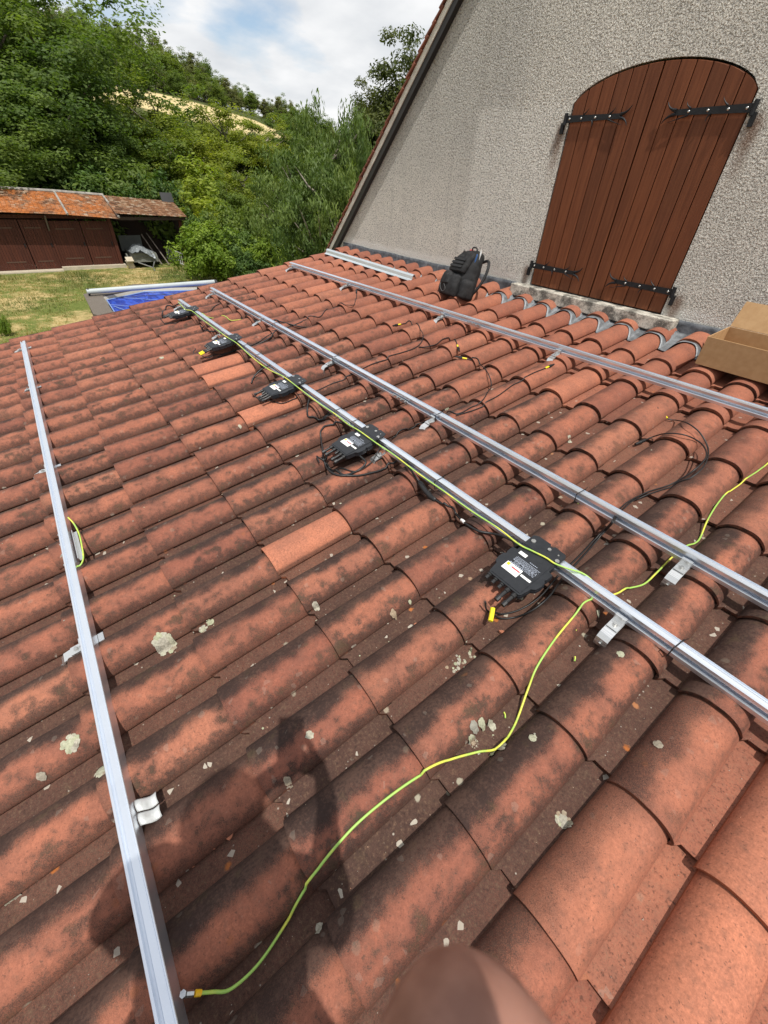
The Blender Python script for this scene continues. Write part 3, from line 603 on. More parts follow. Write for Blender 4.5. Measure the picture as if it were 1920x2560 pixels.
railA = make_rail(-4.36, -.930, .62, -.990, 'lowest silver rail, set far apart from the other three', [-.835, -2.10, -3.33, -4.30], nb=.084, flip=True)
railB = make_rail(-4.27, .398, 1.1, .408, 'silver rail that carries the black boxes and the green-yellow wire', [.215, -.98, -2.02, -3.15, -4.18])
railC = make_rail(-4.36, .752, 1.1, .757, 'silver rail right above the one with the black boxes, crossed by black cable bundles', [.235, -1.02, -2.02, -3.15, -4.28])
railD = make_rail(-4.46, 1.712, 1.1, 1.845, 'upper silver rail passing below the black backpack and the cardboard box', [-1.03, -2.04, -3.33, -4.40])
# splice with four set screws on rails A, C, D; bright tabs on A
def splice(r, xw, Xa, side=-1, L=.13):
    t, Ln, sk = r; x = (xw - Xa); mb = MB(); mb.box((x, side * .0165, .017), (L, .006, .0085))
    sp = mb.build('splice_bar', ALU2, t)
    for i in range(4): mb = MB(); mb.tube([(x - L * .4 + i * L * .27, side * .018, .017), (x - L * .4 + i * L * .27, side * .030, .017)], .0042, 6); mb.build('set_screw', STEEL, sp)
splice(railA, -1.37, -4.36, -1, .26); splice(railC, -1.30, -4.36); splice(railD, -1.72, -4.46); splice(railB, -1.35, -4.27)
t = railA[0]; ZINC = simple('zinc_tab', (.62, .64, .64), .5, .3, .2, 40, .2, .002)
for i in range(2):
    mb = MB(); x0 = 4.36 - .255 + i * .034; us = np.linspace(0, 1, 9)
    mb.grid(lambda u, v: (x0 + u * .031 + .004 * sin(v * 3),   .020 + v * .040, .012 - .028 * v + .006 * sin(u * pi) + .004 * sin(v * 7)), us, np.linspace(0, 1, 7)); ob = mb.build('bent_tab', ZINC, t, smooth=True); so = ob.modifiers.new('th', 'SOLIDIFY'); so.thickness = .002
mb = MB(); x = 4.36 - 1.36; mb.box((x, .030, .006), (.20, .014, .003)); mb.box((x, .0245, .013), (.20, .003, .018)); mb.build('side_bracket', ALU2, t)
# loose short profile lying against the flashing
Xa, va, Xb, vb = -4.60, 2.285, -2.93, 2.215
sk = atan2(vb - va, Xb - Xa); L = hypot(Xb - Xa, vb - va)
lp = thing('spare_profile', 'short loose pale metal profile lying on the tiles just below the lead flashing', 'metal profile', RP(Xa, va, .083), None, (Matrix.Rotation(TH, 4, 'X') @ Matrix.Rotation(sk, 4, 'Z')).to_euler(), local=True)
mb = MB(); sec = [(-.045, 0), (-.043, -.001), (-.018, .006), (-.010, .030), (.004, .040), (.016, .036), (.024, .012), (.040, .002), (.040, .0045), (.026, .015), (.018, .039), (.004, .043), (-.012, .033), (-.020, .009), (-.043, .002)]
mb.prism(sec, 0, L, lambda p, q, s: (s, p, q)); mb.build('profile', alu_material('pale_alu', (.74, .80, .82), .42), lp)

# ---------------------------------------------------------------- microinverters hung on rail B
def ear_outline():
    # (x, y) top view; y=0 at rail centre, body hangs down-slope (negative y)
    R = [(.062, -.020), (.066, -.030), (.066, -.060), (.083, -.064), (.083, -.092), (.079, -.100), (.086, -.108), (.088, -.128), (.084, -.150), (.072, -.160), (.071, -.172), (.066, -.200), (.060, -.206)]
    return R + [(-p[0], p[1]) for p in reversed(R)]
def scaled(poly, k, c=(0, -.11)): return [(c[0] + (p[0] - c[0]) * k, c[1] + (p[1] - c[1]) * k) for p in poly]
def make_inverter():
    t = thing('microinverter', 'x', 'microinverter', (0, 0, 0), 'black solar microinverters along one rail', (TH, 0, 0), local=True)
    out = ear_outline(); mb = MB()
    mb.prism(out, -.016, -.0045, lambda p, q, s: (p, q, s)); mb.prism(scaled(out, .975), -.0045, -.0025, lambda p, q, s: (p, q, s)); mb.prism(scaled(out, .99), -.0025, .0045, lambda p, q, s: (p, q, s))
    mb.box((0, -.112, .0052), (.118, .172, .0022)); mb.box((0, -.11, -.022), (.11, .15, .012))
    for x in (-.045, -.015, .015, .045): mb.box((x, -.113, -.020), (.003, .15, .010))
    b = mb.build('casing', BLACK, t, bevel=.0018)
    fl = MB(); fl.prism([(-.068, -.024), (.068, -.024), (.068, .022), (.060, .036), (.016, .040), (.012, .033), (.002, .033), (-.002, .040), (-.052, .040), (-.068, .030)], .0035, .0062, lambda p, q, s: (p, q, s)); fl.build('mounting_bracket', BLACK, t, bevel=.0006)
    for x, y, z, rr in ((.010, .014, .011, .0065), (.045, .016, .0085, .003), (-.050, .006, .0105, .0085), (.058, -.010, .013, .0075)): fs = MB(); fs.tube([(x, y, .0062), (x, y, z)], rr, 8); fs.build('screw', STEEL, t)
    st = MB(); st.box((-.020, -.142, .0065), (.062, .036, .0006)); s = st.build('warning_sticker', WHITE, t)
    q = MB(); q.prism([(-.0475, -.138), (-.0375, -.138), (-.0425, -.1285)], .0068, .0072, lambda p, a, z: (p, a, z)); q.box((-.0425, -.1325, .00695), (.011, .012, .0003)); q.build('warning_triangle', YEL, s)
    q = MB(); q.box((-.010, -.136, .0071), (.034, .0055, .0004)); q.build('red_line', REDINK, s)
    for x, y, wx, wy in ((-.036, -.066, .030, .014), (.026, -.140, .022, .009), (.046, -.140, .016, .009)): st = MB(); st.box((x, y, .0065), (wx, wy, .0006)); st.build('white_label', WHITE, t)
    pr = MB(); pr.box((.004, -.0865, .0064), (.092, .0014, .0003))
    for r in range(7):
        x = -.044
        while x < .046:
            wd = random.uniform(.004, .012)
            if not (-.052 < x < .012 and r > 3 and random.random() < .4): pr.box((x + wd / 2, -.0915 - r * .0046, .0064), (min(wd, .046 - x), .0016 + (.001 if r == 3 else 0), .0003))
            x += wd + .002
    for x in np.linspace(-.042, .004, 7): pr.box((x, -.1205, .0065), (.0045, .0045, .0003))
    for x in np.linspace(.004, .030, 5): pr.box((x, -.0775, .0065), (.004, .0028, .0003))
    pr.build('printed_text', GREYINK, t)
    return t
INV = [(-.086, 'nearest black microinverter, with two plugs and a yellow tag at its lower edge'), (-1.098, 'black microinverter above a big loop of thick black cable, second from the camera'), (-1.888, 'black microinverter halfway along its row, beside a clean orange tile'),
       (-2.872, 'black microinverter with two yellow-tipped plugs, second from the far verge'), (-3.848, 'farthest black microinverter, at the roof verge near the blue pool')]
inv0 = make_inverter(); invs = []
for i, (x, lab) in enumerate(INV):
    loc = RP(x, .404, .1285)
    o = inv0 if i == 0 else dup(inv0, loc, (TH, 0, random.uniform(-.03, .03)))
    o.location = loc; o['label'] = lab; invs.append(o)
# plugs differ between the five
for i, o in enumerate(invs):
    long_ones = {0: (3, 4), 1: (0, 1, 3, 4), 2: (0, 2, 3, 4), 3: (3, 4), 4: (0, 1)}[i]
    for k in range(5):
        x = -.058 + k * .0265; L = .044 if k in long_ones else .022
        mb = MB(); mb.tube([(x, -.203, -.006), (x, -.203 - L * .35, -.006), (x, -.203 - L * .36, -.007), (x, -.203 - L, -.009)], [.0088, .0088, .0068, .0062], 10)
        if k in long_ones: mb.tube([(x, -.203 - L, -.009), (x, -.203 - L - .016, -.011)], [.0085, .0085], 8)
        mb.build('plug', RUBBER, o)
    if i in (0, 3):
        for k in long_ones:
            x = -.058 + k * .0265; mb = MB()
            if i == 3: mb.tube([(x, -.263, -.011), (x - .004, -.296, -.018)], .0075, 8)
            elif k == 4: mb.tube([(x - .020, -.282, -.030), (x - .010, -.296, -.036), (x + .004, -.318, -.040)], .0078, 8)
            if mb.v: mb.build('yellow_tag', YEL, o)
    mb = MB(); mb.tube([(-.075, -.045, -.008), (-.100, -.030, -.008), (-.120, -.022, -.010)], [.011, .010, .008], 8); mb.build('cable_gland', RUBBER, o)

# ---------------------------------------------------------------- cables and wires
LABEL = dict(
    earth_long=('green-yellow earth wire snaking from the lowest rail across the tiles to the right edge', 'earth wire'),
    earth_rail=('green-yellow earth wire running along the rail over all five black boxes', 'earth wire'),
    earth_loop=('short yellow wire loop bridging the joint of the lowest rail', 'earth wire'),
    earth_short=('short yellow wire lying on the tiles by the farthest black box', 'earth wire'),
    pv_near_a=('thin black lead curling back to a yellow-ringed plug on the tiles at right', 'solar lead'),
    pv_near_b=('thin black lead ending in a bare grey plug left of the yellow-ringed plug', 'solar lead'),
    pv_two=('thin black lead making a wide arc on the tiles, yellow ring at its tip', 'solar lead'),
    pv_three=('thin black lead from the middle box ending in a small arc below the beige hook', 'solar lead'),
    pv_stub=('short black lead with yellow ring between two arched leads', 'solar lead'),
    pv_hook=('black lead with yellow ring ending at a hook of the upper rail', 'solar lead'),
    pv_far=('black lead with a dark plug on the tiles near the far end of the roof', 'solar lead'),
    pv_four=('thin black lead looping below the box with two yellow tips', 'solar lead'),
    pv_five=('thin black lead running from the farthest box up under the next rail', 'solar lead'),
    trunk_upper=('thick black cable lying below a hook and passing under the crossed rail', 'power cable'),
    trunk_cross=('thick black cable slanting across the tiles between the two middle rails', 'power cable'),
    trunk_one=('thick black cable with a white ring leading into the nearest black box', 'power cable'),
    loop_two=('thick black cable in a big loop under the second nearest black box', 'power cable'),
    loop_two_b=('black cable in the lower strand of the loop under the second nearest box', 'power cable'),
    loop_two_c=('black cable hanging in a small bight from the rail between two boxes', 'power cable'),
    loop_three=('short black cable arching beside the middle black box', 'power cable'),
    loop_four=('black cable tucked under the rail behind the box with yellow tips', 'power cable'),
    loop_five=('black cable curling out of the farthest box at the verge', 'power cable'))
def on_roof(p, gap=.0042):
    v = p.y * cT + p.z * sT; n = -p.y * sT + p.z * cT; return RP(p.x, v, max(n, surf(p.x, v) + gap))
for nme, pts in CAB.items():
    P = [on_roof(q) for q in smooth_path([RP(*q) for q in pts], 7)]; earth = nme.startswith('earth'); thick = not earth and not nme.startswith('pv')
    r = .0031 if earth else (.0048 if thick else .0030)
    base = P[len(P) // 2]
    t = thing('earth_wire' if earth else ('power_cable' if thick else 'solar_lead'), LABEL[nme][0], LABEL[nme][1], base, 'green-yellow earth wires' if earth else ('thick black cables' if thick else 'thin black solar leads'))
    mb = MB(); mb.tube(P, r, 8); mb.build('sheath', EARTH if earth else RUBBER, t, smooth=True, angle=60)
    d = (P[-1] - P[-3]).normalized()
    if nme in ('pv_near_a', 'pv_two', 'pv_three', 'pv_stub', 'pv_hook'):
        mb = MB(); mb.tube([P[-1], P[-1] + d * .030], .0052, 8); mb.build('yellow_ring', YEL, t, smooth=True, angle=60)
        mb = MB(); e = P[-1] + d * .030; mb.tube([e, e + d * .022, e + d * .0222, e + d * .045], [.0085, .0085, .0055, .0050], 8); mb.build('plug', RUBBER, t)
    if nme in ('pv_near_b', 'pv_far'):
        mb = MB(); e = P[-1]; mb.tube([e, e + d * .024, e + d * .0245, e + d * .060], [.007, .009, .0075, .006], 8); mb.build('plug', RUBBER, t)
    if nme == 'earth_long':
        d0 = (P[0] - P[2]).normalized(); mb = MB(); mb.tube([P[1], P[0] + d0 * .008], .0052, 8); mb.build('yellow_lug_sleeve', simple('lug_yellow', (.80, .45, .01), .4, 0, .1, 60, 0), t)
        mb = MB(); mb.tube([P[0] + d0 * .012, P[0] + d0 * .026], .005, 6); mb.tube([P[0] + d0 * .03 + Vector((0, 0, .008)), P[0] + d0 * .03 + Vector((0, 0, -.012))], .0062, 6); mb.build('lug', STEEL, t)
    if nme == 'trunk_one':
        i = int(len(P) * .62); mb = MB(); mb.tube(P[i:i + 3], .0062, 8); mb.build('white_ring', WHITE, t)
        i0, i1 = int(len(P) * .18), int(len(P) * .36); mb = MB(); mb.tube(P[i0:i1], [.007] + [.0125] * (i1 - i0 - 2) + [.007], 8); mb.build('junction_sleeve', RUBBER, t, smooth=True, angle=60)
    if nme == 'loop_two_c':
        mb = MB(); i = int(len(P) * .62); a = P[i]; mb.tube([a, a + Vector((.012, .016, .01)), a + Vector((.03, .05, .03))], [.010, .0145, .011], 8); mb.build('junction_sleeve', RUBBER, t)
# cable ties round rail B and C
for rr, Xa, xs_ in ((railB, -4.27, (-.62, -1.42, -1.26, -2.45, -2.68, .36)), (railC, -4.36, (-.185, -1.0, -2.9, -2.0))):
    for x in xs_:
        u = x - Xa; mb = MB(); h = .0245
        mb.tube([(u, -h, -.003), (u, -h, .0425), (u + .006, h, .0425), (u + .006, h, -.003), (u, -h, -.003)], .0019, 6); mb.tube([(u + .006, .018, .043), (u + .012, .024, .058)], .0012, 5)
        mb.build('cable_tie', RUBBER, rr[0])

# ---------------------------------------------------------------- small debris on the tiles
SH = simple('broken_tile', (.36, .135, .075), .9, 0, .4, 80, .4, .002)
def shard(X, v, n, L, wd, rz, label):
    mb = MB(); m = 7; poly = []
    for i in range(m):
        a = 2 * pi * i / m; r = random.uniform(.75, 1.15); poly.append((cos(a) * L * .5 * r, sin(a) * wd * .5 * r))
    mb.prism(poly, -.004, .004, lambda p, q, z: (p * (1 - abs(z) * 18), q * (1 - abs(z) * 18), z + .1 * p * q / max(L, wd)))
    o = mb.build('tile_shard', SH); o.location = RP(X, v, n); o.rotation_euler = (TH, random.uniform(-.1, .1), rz); tag(o, label, 'tile shard', 'broken tile shards')
shard(-.075, -.865, .028, .062, .017, .75, 'long red splinter of broken tile in the shaded gutter near the lowest rail')
shard(-.068, -.905, .027, .030, .017, .4, 'stubby chip of broken tile just left of the long red splinter')
shard(-.065, -.812, .026, .034, .020, .5, 'greyish chip of broken tile just right of the long red splinter')
shard(-.100, .03, .026, .026, .017, .2, 'red tile chip in the gutter just downslope of the nearest black box')
shard(-.205, -.08, .024, .018, .012, 1.1, 'smallest red tile chip, alone in a gutter left of the nearest black box')
shard(-.005, .115, .026, .022, .014, .8, 'red tile chip lying below the yellow tag')
for i, (X, v, n) in enumerate([(.139, .282, .046), (.195, .215, .024), (.124, .128, .066), (.17, -.069, .014), (-.351, -.088, .073), (.055, .401, .082), (-.167, .736, .081)]):
    mb = MB(); a = random.uniform(0, pi); d = Vector((cos(a), sin(a), 0)) * .008; mb.tube([-d, Vector((0, .002, 0)), d], .0024, 6)
    o = mb.build('wire_offcut', EARTH); o.location = RP(X, v, n); o.rotation_euler = (TH, 0, 0); tag(o, 'tiny snipped end of green-yellow wire lying loose on the tiles', 'wire offcut', 'snipped ends of earth wire')
mb = MB()
for k in range(3200):
    X = random.uniform(-4.5, 1.3); v = random.uniform(-1.6, 2.2); c = ceil(-X / PW)
    if random.random() < .9: X = -c * PW + random.triangular(.160, .215, .200)
    r = random.choice([.0009, .0012, .0016, .0022]); p = RP(X, v, surf(X, v) + r * .5)
    dd = [Vector((random.gauss(0, 1), random.gauss(0, 1), random.gauss(0, 1))).normalized() * r * random.uniform(.6, 1.5) for _ in range(4)]
    mb.add([p + q for q in dd], [(0, 1, 2), (0, 2, 3), (0, 3, 1), (1, 3, 2)])
k = NT('grit'); isl = k.n('ShaderNodeNewGeometry').outputs['Random Per Island']
k.set(k.ramp(isl, (0, (.36, .15, .08)), (.45, (.45, .38, .30)), (.7, (.10, .08, .06)), (1, (.55, .50, .42))), .9)
ob = mb.build('grit', k.m); ob['kind'] = 'stuff'

# ---------------------------------------------------------------- cardboard box
CARD = None
def cardboard():
    k = NT('cardboard'); co = k.co(); f = k.noise(co, 30, 4); wv = k.n('ShaderNodeTexWave'); k.put(wv.inputs[0], co); wv.inputs['Scale'].default_value = 60
    c = k.mix(k.ss(f, .3, .7), (.37, .225, .110), (.42, .265, .135)); return k.set(c, .8, 0, k.bump(k.ma('ADD', k.ma('MULTIPLY', wv.outputs[1], .3), f), .12, .002), .25)
CARD = cardboard()
bx = thing('cardboard_box', 'open brown cardboard box resting on the tiles against the lead flashing', 'box', RP(-.402, 2.12, .100), None, (TH - radians(6), 0, radians(-.6)), local=True)
L, D, H, T = .62, .270, .145, .005
mb = MB(); mb.box((L / 2, T / 2, H / 2), (L, T, H)); mb.box((L / 2, D - T / 2, H / 2), (L, T, H)); mb.box((T / 2, D / 2, H / 2), (T, D - 2 * T, H)); mb.box((L - T / 2, D / 2, H / 2), (T, D - 2 * T, H)); mb.box((L / 2, D / 2, T / 2), (L - 2 * T, D - 2 * T, T))
mb.build('box_body', CARD, bx, bevel=.0012)
mb = MB(); a = radians(62); R = Matrix.Rotation(a, 3, 'X')
mb.box((L / 2 - .006, D + .004 + cos(a) * .067, H + sin(a) * .067), (L - .012, .134, .0045), R); mb.build('lid_flap', CARD, bx, bevel=.001)
mb = MB(); mb.box((L + .05, D / 2, H - .01), (.12, D - .01, .0045), Matrix.Rotation(radians(15), 3, 'Y')); mb.build('side_flap', CARD, bx)

# ---------------------------------------------------------------- backpack leaning on the wall
k = NT('black_nylon'); co = k.co(); f = k.noise(co, 24, 5); g = k.vor(co, 420)
FAB = k.set(k.mix(k.ss(f, .35, .7), (.010, .010, .011), (.026, .026, .027)), .72, 0, k.bump(k.ma('ADD', k.ma('MULTIPLY', g, .3), k.noise(co, 30, 5, .6)), .8, .006), .35)
pk = thing('backpack', 'black military-style backpack sitting on the tiles and leaning against the wall', 'backpack', RP(-2.355, 2.175, .05), None, (radians(-16), radians(-3), radians(-14)), local=True); pk.scale = (1.0, 1.0, .88)
def blob(name, secs, m, par, nx=20, seed=0, amp=.008, p=3.0):
    # secs: (z, cx, cy, half-width x, half-depth y)
    mb = MB(); zs = []; ss = smooth_path([(s[0], s[1], s[2]) for s in secs], 4); hh = smooth_path([(s[3], s[4], 0) for s in secs], 4)
    for (q, h) in zip(ss, hh):
        for i in range(nx):
            a = 2 * pi * i / nx; ca, sa = cos(a), sin(a); r = (abs(ca) ** p + abs(sa) ** p) ** (-1 / p)
            x, y, z = q[1] + max(h[0], .002) * r * ca, q[2] + max(h[1], .002) * r * sa, q[0]
            d = amp * mnoise.noise((x * 16 + seed, y * 16, z * 16)) + amp * .5 * mnoise.noise((x * 45, y * 45 + seed, z * 45)); mb.v.append((x + ca * d, y + sa * d, z + d))
    nr = len(ss)
    mb.f += [(j * nx + i, j * nx + (i + 1) % nx, (j + 1) * nx + (i + 1) % nx, (j + 1) * nx + i) for j in range(nr - 1) for i in range(nx)] + [tuple(range(nx - 1, -1, -1)), tuple((nr - 1) * nx + i for i in range(nx))]
    return mb.build(name, m, par, smooth=True, angle=50)
blob('main_bag', [(.0, 0, .03, .135, .07), (.03, 0, .03, .155, .085), (.14, 0, .03, .158, .085), (.26, 0, .04, .142, .075), (.35, .004, .05, .118, .062), (.395, .006, .055, .098, .048), (.41, .006, .055, .08, .03)], FAB, pk, seed=1)
blob('upper_pocket', [(.21, -.002, -.045, .108, .03), (.23, -.002, -.045, .112, .036), (.32, .002, -.02, .104, .035), (.375, .004, .005, .088, .028), (.39, .004, .01, .07, .015)], FAB, pk, seed=3, amp=.004)
blob('lower_pocket', [(.0, -.02, -.06, .11, .03), (.02, -.02, -.065, .125, .045), (.12, -.02, -.065, .122, .046), (.175, -.02, -.055, .105, .036), (.195, -.02, -.05, .08, .02)], FAB, pk, seed=5, amp=.007)
blob('small_pocket', [(.09, -.045, -.10, .055, .02), (.10, -.045, -.10, .064, .028), (.17, -.045, -.095, .062, .026), (.20, -.045, -.085, .045, .016)], FAB, pk, seed=6, amp=.005)
blob('side_pocket', [(.01, .145, .0, .03, .05), (.03, .15, .0, .042, .062), (.13, .148, .0, .042, .06), (.17, .14, .005, .03, .05)], FAB, pk, seed=8, amp=.006)
blob('side_pocket', [(.01, -.15, .0, .028, .05), (.03, -.155, .0, .038, .058), (.14, -.15, .0, .036, .055), (.18, -.14, .005, .024, .045)], FAB, pk, seed=9, amp=.006)
WEB = simple('webbing', (.012, .012, .013), .6, 0, .3, 200, .5, .002)
for z, y in ((.255, -.080), (.285, -.072), (.315, -.061)): mb = MB(); mb.box((0, y, z), (.17, .004, .020), Matrix.Rotation(-.3, 3, 'X')); mb.build('webbing_strip', WEB, pk, bevel=.001)
mb = MB(); mb.box((.002, -.0445, .345), (.055, .004, .022), Matrix.Rotation(-.42, 3, 'X')); mb.build('name_patch', simple('patch', (.02, .02, .021), .8, 0, .3, 200, .4, .002), pk)
mb = MB(); mb.tube(smooth_path([(.10, .09, .34), (.16, .10, .36), (.205, .09, .31), (.215, .08, .22), (.20, .06, .12), (.165, .05, .06)], 6), [.012] * 31, 6)
ob = mb.build('shoulder_strap', WEB, pk, smooth=True)
mb = MB(); mb.tube(smooth_path([(-.03, .05, .405), (-.02, .04, .435), (.03, .04, .437), (.045, .05, .408)], 5), .006, 6); mb.tube(smooth_path([(-.02, -.035, .375), (0, -.045, .385), (.02, -.035, .375)], 5), .004, 6); mb.build('grab_handle', WEB, pk, smooth=True)
mb = MB(); mb.tube(smooth_path([(-.06, -.118, .10), (-.075, -.125, .08), (-.05, -.13, .045), (-.01, -.12, .02), (.01, -.118, .05), (-.02, -.125, .085)], 5), .0022, 6); mb.build('elastic_cord', simple('cord_grey', (.10, .10, .10), .6, 0, .2, 80, 0), pk)
PULL = simple('pull_grey', (.42, .40, .36), .5, 0, .2, 80, 0)
for x in (-.085, -.068, -.051, -.020): mb = MB(); mb.tube([(x, -.118, .155), (x + .004, -.119, .172)], .0018, 6); mb.build('zip_pull', PULL, pk)
mb = MB(); mb.sphere((-.072, .07, .415), (.022, .016, .014), 10, 6); mb.build('red_cloth', simple('red_cloth', (.62, .10, .10), .8, 0, .3, 60, .4, .004), pk, smooth=True)
mb = MB(); mb.prism([(.10, .25), (.118, .24), (.128, .40), (.108, .43)], .035, .037, lambda p, q, s: (p, s, q)); mb.build('paper_sheet', WHITE, pk)
mb = MB(); mb.prism([(.105, .22), (.116, .215), (.116, .37), (.108, .385)], .006, .014, lambda p, q, s: (p + .004, s, q)); mb.build('blue_folder', simple('blue_folder', (.03, .10, .28), .5, 0, .1, 60, 0), pk)
mb = MB(); mb.sphere((-.142, .05, .235), (.016, .014, .012), 8, 6); mb.build('yellow_glove', simple('glove', (.70, .50, .12), .8, 0, .3, 60, .4, .003), pk, smooth=True)

# ---------------------------------------------------------------- the photographer: body, phone, fingertip close to the lens
SKIN = None
k = NT('skin'); co = k.co(); f = k.noise(co, 260, 4); SKIN = k.set(k.mix(k.ss(f, .3, .7), (.25, .118, .085), (.34, .17, .125)), .5, 0, k.bump(f, .2, .0006), .4)
k.b.inputs['Subsurface Weight'].default_value = .12; k.b.inputs['Subsurface Radius'].default_value = (.004, .0016, .0008)
FW = Vector(RW[2]); RT = Vector(RW[0]); DN = Vector(RW[1])
def CV(x, y, z): return CAM + RT * x + DN * y + FW * z     # metres right, down, ahead of the lens
hf = Vector((FW.x, FW.y, 0)).normalized(); hr = Vector((-hf.y, hf.x, 0)) * -1   # forward and right on the level
base = Vector((CAM.x, CAM.y, 0)) - hf * .45 - hr * .07; zr = lambda p: (p.y * sT / cT) if True else 0
def BD(r, f, z):
    p = base + hr * r + hf * f; return Vector((p.x, p.y, p.y * sT / cT + .075 + z))
person = thing('person', 'person taking the photo, of whom only a blurred brown fingertip shows at the bottom edge', 'person', BD(0, 0, 0))
bodyv = []; bodye = []; bodyr = []
def jn(p, r, par=None):
    bodyv.append(tuple(p)); bodyr.append(r)
    if par is not None: bodye.append((par, len(bodyv) - 1))
    return len(bodyv) - 1
pel = jn(BD(0, -.02, .92), (.150, .11)); ab = jn(BD(0, 0, 1.06), (.14, .10), pel); ch = jn(BD(0, 0, 1.26), (.165, .11), ab); nk0 = jn(BD(0, .01, 1.40), (.085, .07), ch); nk = jn(BD(0, .04, 1.47), (.052, .055), nk0)
h1 = jn(BD(0, .075, 1.55), (.070, .085), nk); h2 = jn(BD(0, .085, 1.64), (.078, .092), h1); h3 = jn(BD(0, .07, 1.71), (.055, .065), h2)
for sgn in (-1, 1):
    hp = jn(BD(sgn * .10, -.02, .84), (.092, .095), pel); kn = jn(BD(sgn * .13, .03, .45), (.060, .060), hp); an = jn(BD(sgn * .15, -.02, .08), (.042, .046), kn); tt = jn(BD(sgn * .17, .12, .03), (.042, .028), an); jn(BD(sgn * .17, .19, .022), (.035, .020), tt)
# right arm holds the phone: its index finger reaches up in front of the phone below the lens
sh = jn(BD(.19, .05, 1.37), (.062, .062), nk0); el = jn(BD(.18, .14, 1.09), (.048, .048), sh)
palm = CV(.075, .150, .006); wr = jn(palm + (bodyv and (Vector(bodyv[el]) - palm).normalized() * .085), (.026, .030), el); pm = jn(palm, (.036, .020), wr)
kn1 = jn(CV(.046, .114, .022), (.0135, .0135), pm); k2 = jn(CV(.028, .082, .034), (.0100, .0100), kn1); k3 = jn(CV(.0095, .0565, .0390), (.0108, .0100), k2); jn(CV(.0022, .0462, .0395), (.0086, .0078), k3); 
for (a, b, c) in (((.050, .125, .022), (.018, .105, .026), (-.010, .098, .022)), ((.055, .140, .022), (.022, .125, .026), (-.008, .118, .022)), ((.060, .155, .020), (.030, .146, .024), (.004, .140, .021))):
    a_ = jn(CV(*a), (.011, .011), pm); b_ = jn(CV(*b), (.0088, .0088), a_); jn(CV(*c), (.0075, .0075), b_)
a_ = jn(CV(.060, .120, -.022), (.012, .012), pm); b_ = jn(CV(.034, .088, -.024), (.0098, .0098), a_); jn(CV(.018, .066, -.022), (.0085, .0085), b_)
sh2 = jn(BD(-.19, .0, 1.37), (.062, .062), nk0); el2 = jn(BD(-.25, .10, 1.10), (.045, .045), sh2)
palm2 = CV(-.075, .150, -.006); w2 = jn(palm2 + (Vector(bodyv[el2]) - palm2).normalized() * .085, (.026, .030), el2); pm2 = jn(palm2, (.034, .020), w2)
for q in (((-.052, .118, .018), (-.020, .112, .022), (.0, .112, .019)), ((-.056, .134, .018), (-.022, .130, .022), (-.0, .128, .019)), ((-.060, .150, .016), (-.026, .146, .020), (-.006, .144, .018)), ((-.066, .166, .010), (-.036, .162, .018), (-.014, .158, .017))):
    p_ = pm2
    for z, r in zip(q, (.0105, .0088, .0075)): p_ = jn(CV(*z), (r, r), p_)
a_ = jn(CV(-.060, .120, -.022), (.012, .012), pm2); b_ = jn(CV(-.036, .090, -.024), (.0098, .0098), a_); jn(CV(-.022, .070, -.022), (.0085, .0085), b_)
me = bpy.data.meshes.new('body'); o3 = Vector(person.location); me.from_pydata([Vector(p) - o3 for p in bodyv], bodye, [])
bo = bpy.data.objects.new('body', me); COL.objects.link(bo); bo.parent = person; me.materials.append(SKIN)
bo.modifiers.new('skin', 'SKIN'); sv = me.skin_vertices[0].data
for i, r in enumerate(bodyr): sv[i].radius = r
sv[pel].use_root = True
bo.modifiers['skin'].use_smooth_shade = True; ssf = bo.modifiers.new('sub', 'SUBSURF'); ssf.levels = 2; ssf.render_levels = 2
def sleeve(name, m, segs, rad):
    mb = MB()
    for pts, rs in segs: mb.tube(smooth_path(pts, 5), [float(np.interp(i, np.linspace(0, (len(pts) - 1) * 5, len(rs)), rs)) for i in range((len(pts) - 1) * 5 + 1)], 14)
    return mb.build(name, m, person, smooth=True, angle=60)
CLOTH = simple('navy_cotton', (.04, .05, .075), .85, 0, .25, 90, .4, .003); DEN = simple('work_trousers', (.05, .05, .055), .85, 0, .25, 90, .4, .003)
sleeve('shirt', CLOTH, [([BD(0, -.02, .90), BD(0, 0, 1.06), BD(0, .02, 1.26), BD(0, .03, 1.38), BD(0, .03, 1.43)], [.165, .160, .175, .145, .085]), ([BD(.15, .03, 1.36), BD(.19, .07, 1.28), BD(.18, .14, 1.09), BD(.16, .20, 1.06)], [.085, .072, .062, .055]), ([BD(-.15, .03, 1.36), BD(-.20, .05, 1.28), BD(-.25, .10, 1.10), BD(-.18, .18, 1.06)], [.095, .088, .078, .070])], 0)
sleeve('trousers', DEN, [([BD(s * .09, -.02, .94), BD(s * .11, 0, .70), BD(s * .13, .03, .45), BD(s * .15, -.01, .10)], [.125, .115, .085, .072]) for s in (-1, 1)], 0)
sleeve('work_shoe', simple('shoe_leather', (.05, .035, .02), .6, 0, .3, 60, .3, .002), [([BD(s * .15, -.06, .035), BD(s * .16, .04, .045), BD(s * .17, .15, .032), BD(s * .17, .22, .028)], [.045, .055, .048, .030]) for s in (-1, 1)], 0)
mb = MB(); mb.sphere(BD(0, .045, 1.67), (.098, .102, .085), 18, 12); mb.build('hair', simple('dark_hair', (.03, .022, .016), .6, 0, .4, 200, .6, .004), person, smooth=True)
ph = MB(); c = CV(-.0165, .056, -.0065)
Rm = Matrix((RT, DN, FW)).transposed()
ph.box(c, (.072, .147, .0078), Rm); phone = ph.build('phone', simple('phone_shell', (.02, .02, .022), .3, 0, .1, 60, 0), bevel=.003, org=c)
tag(phone, 'dark phone held in both hands behind the lens, out of the picture', 'phone')

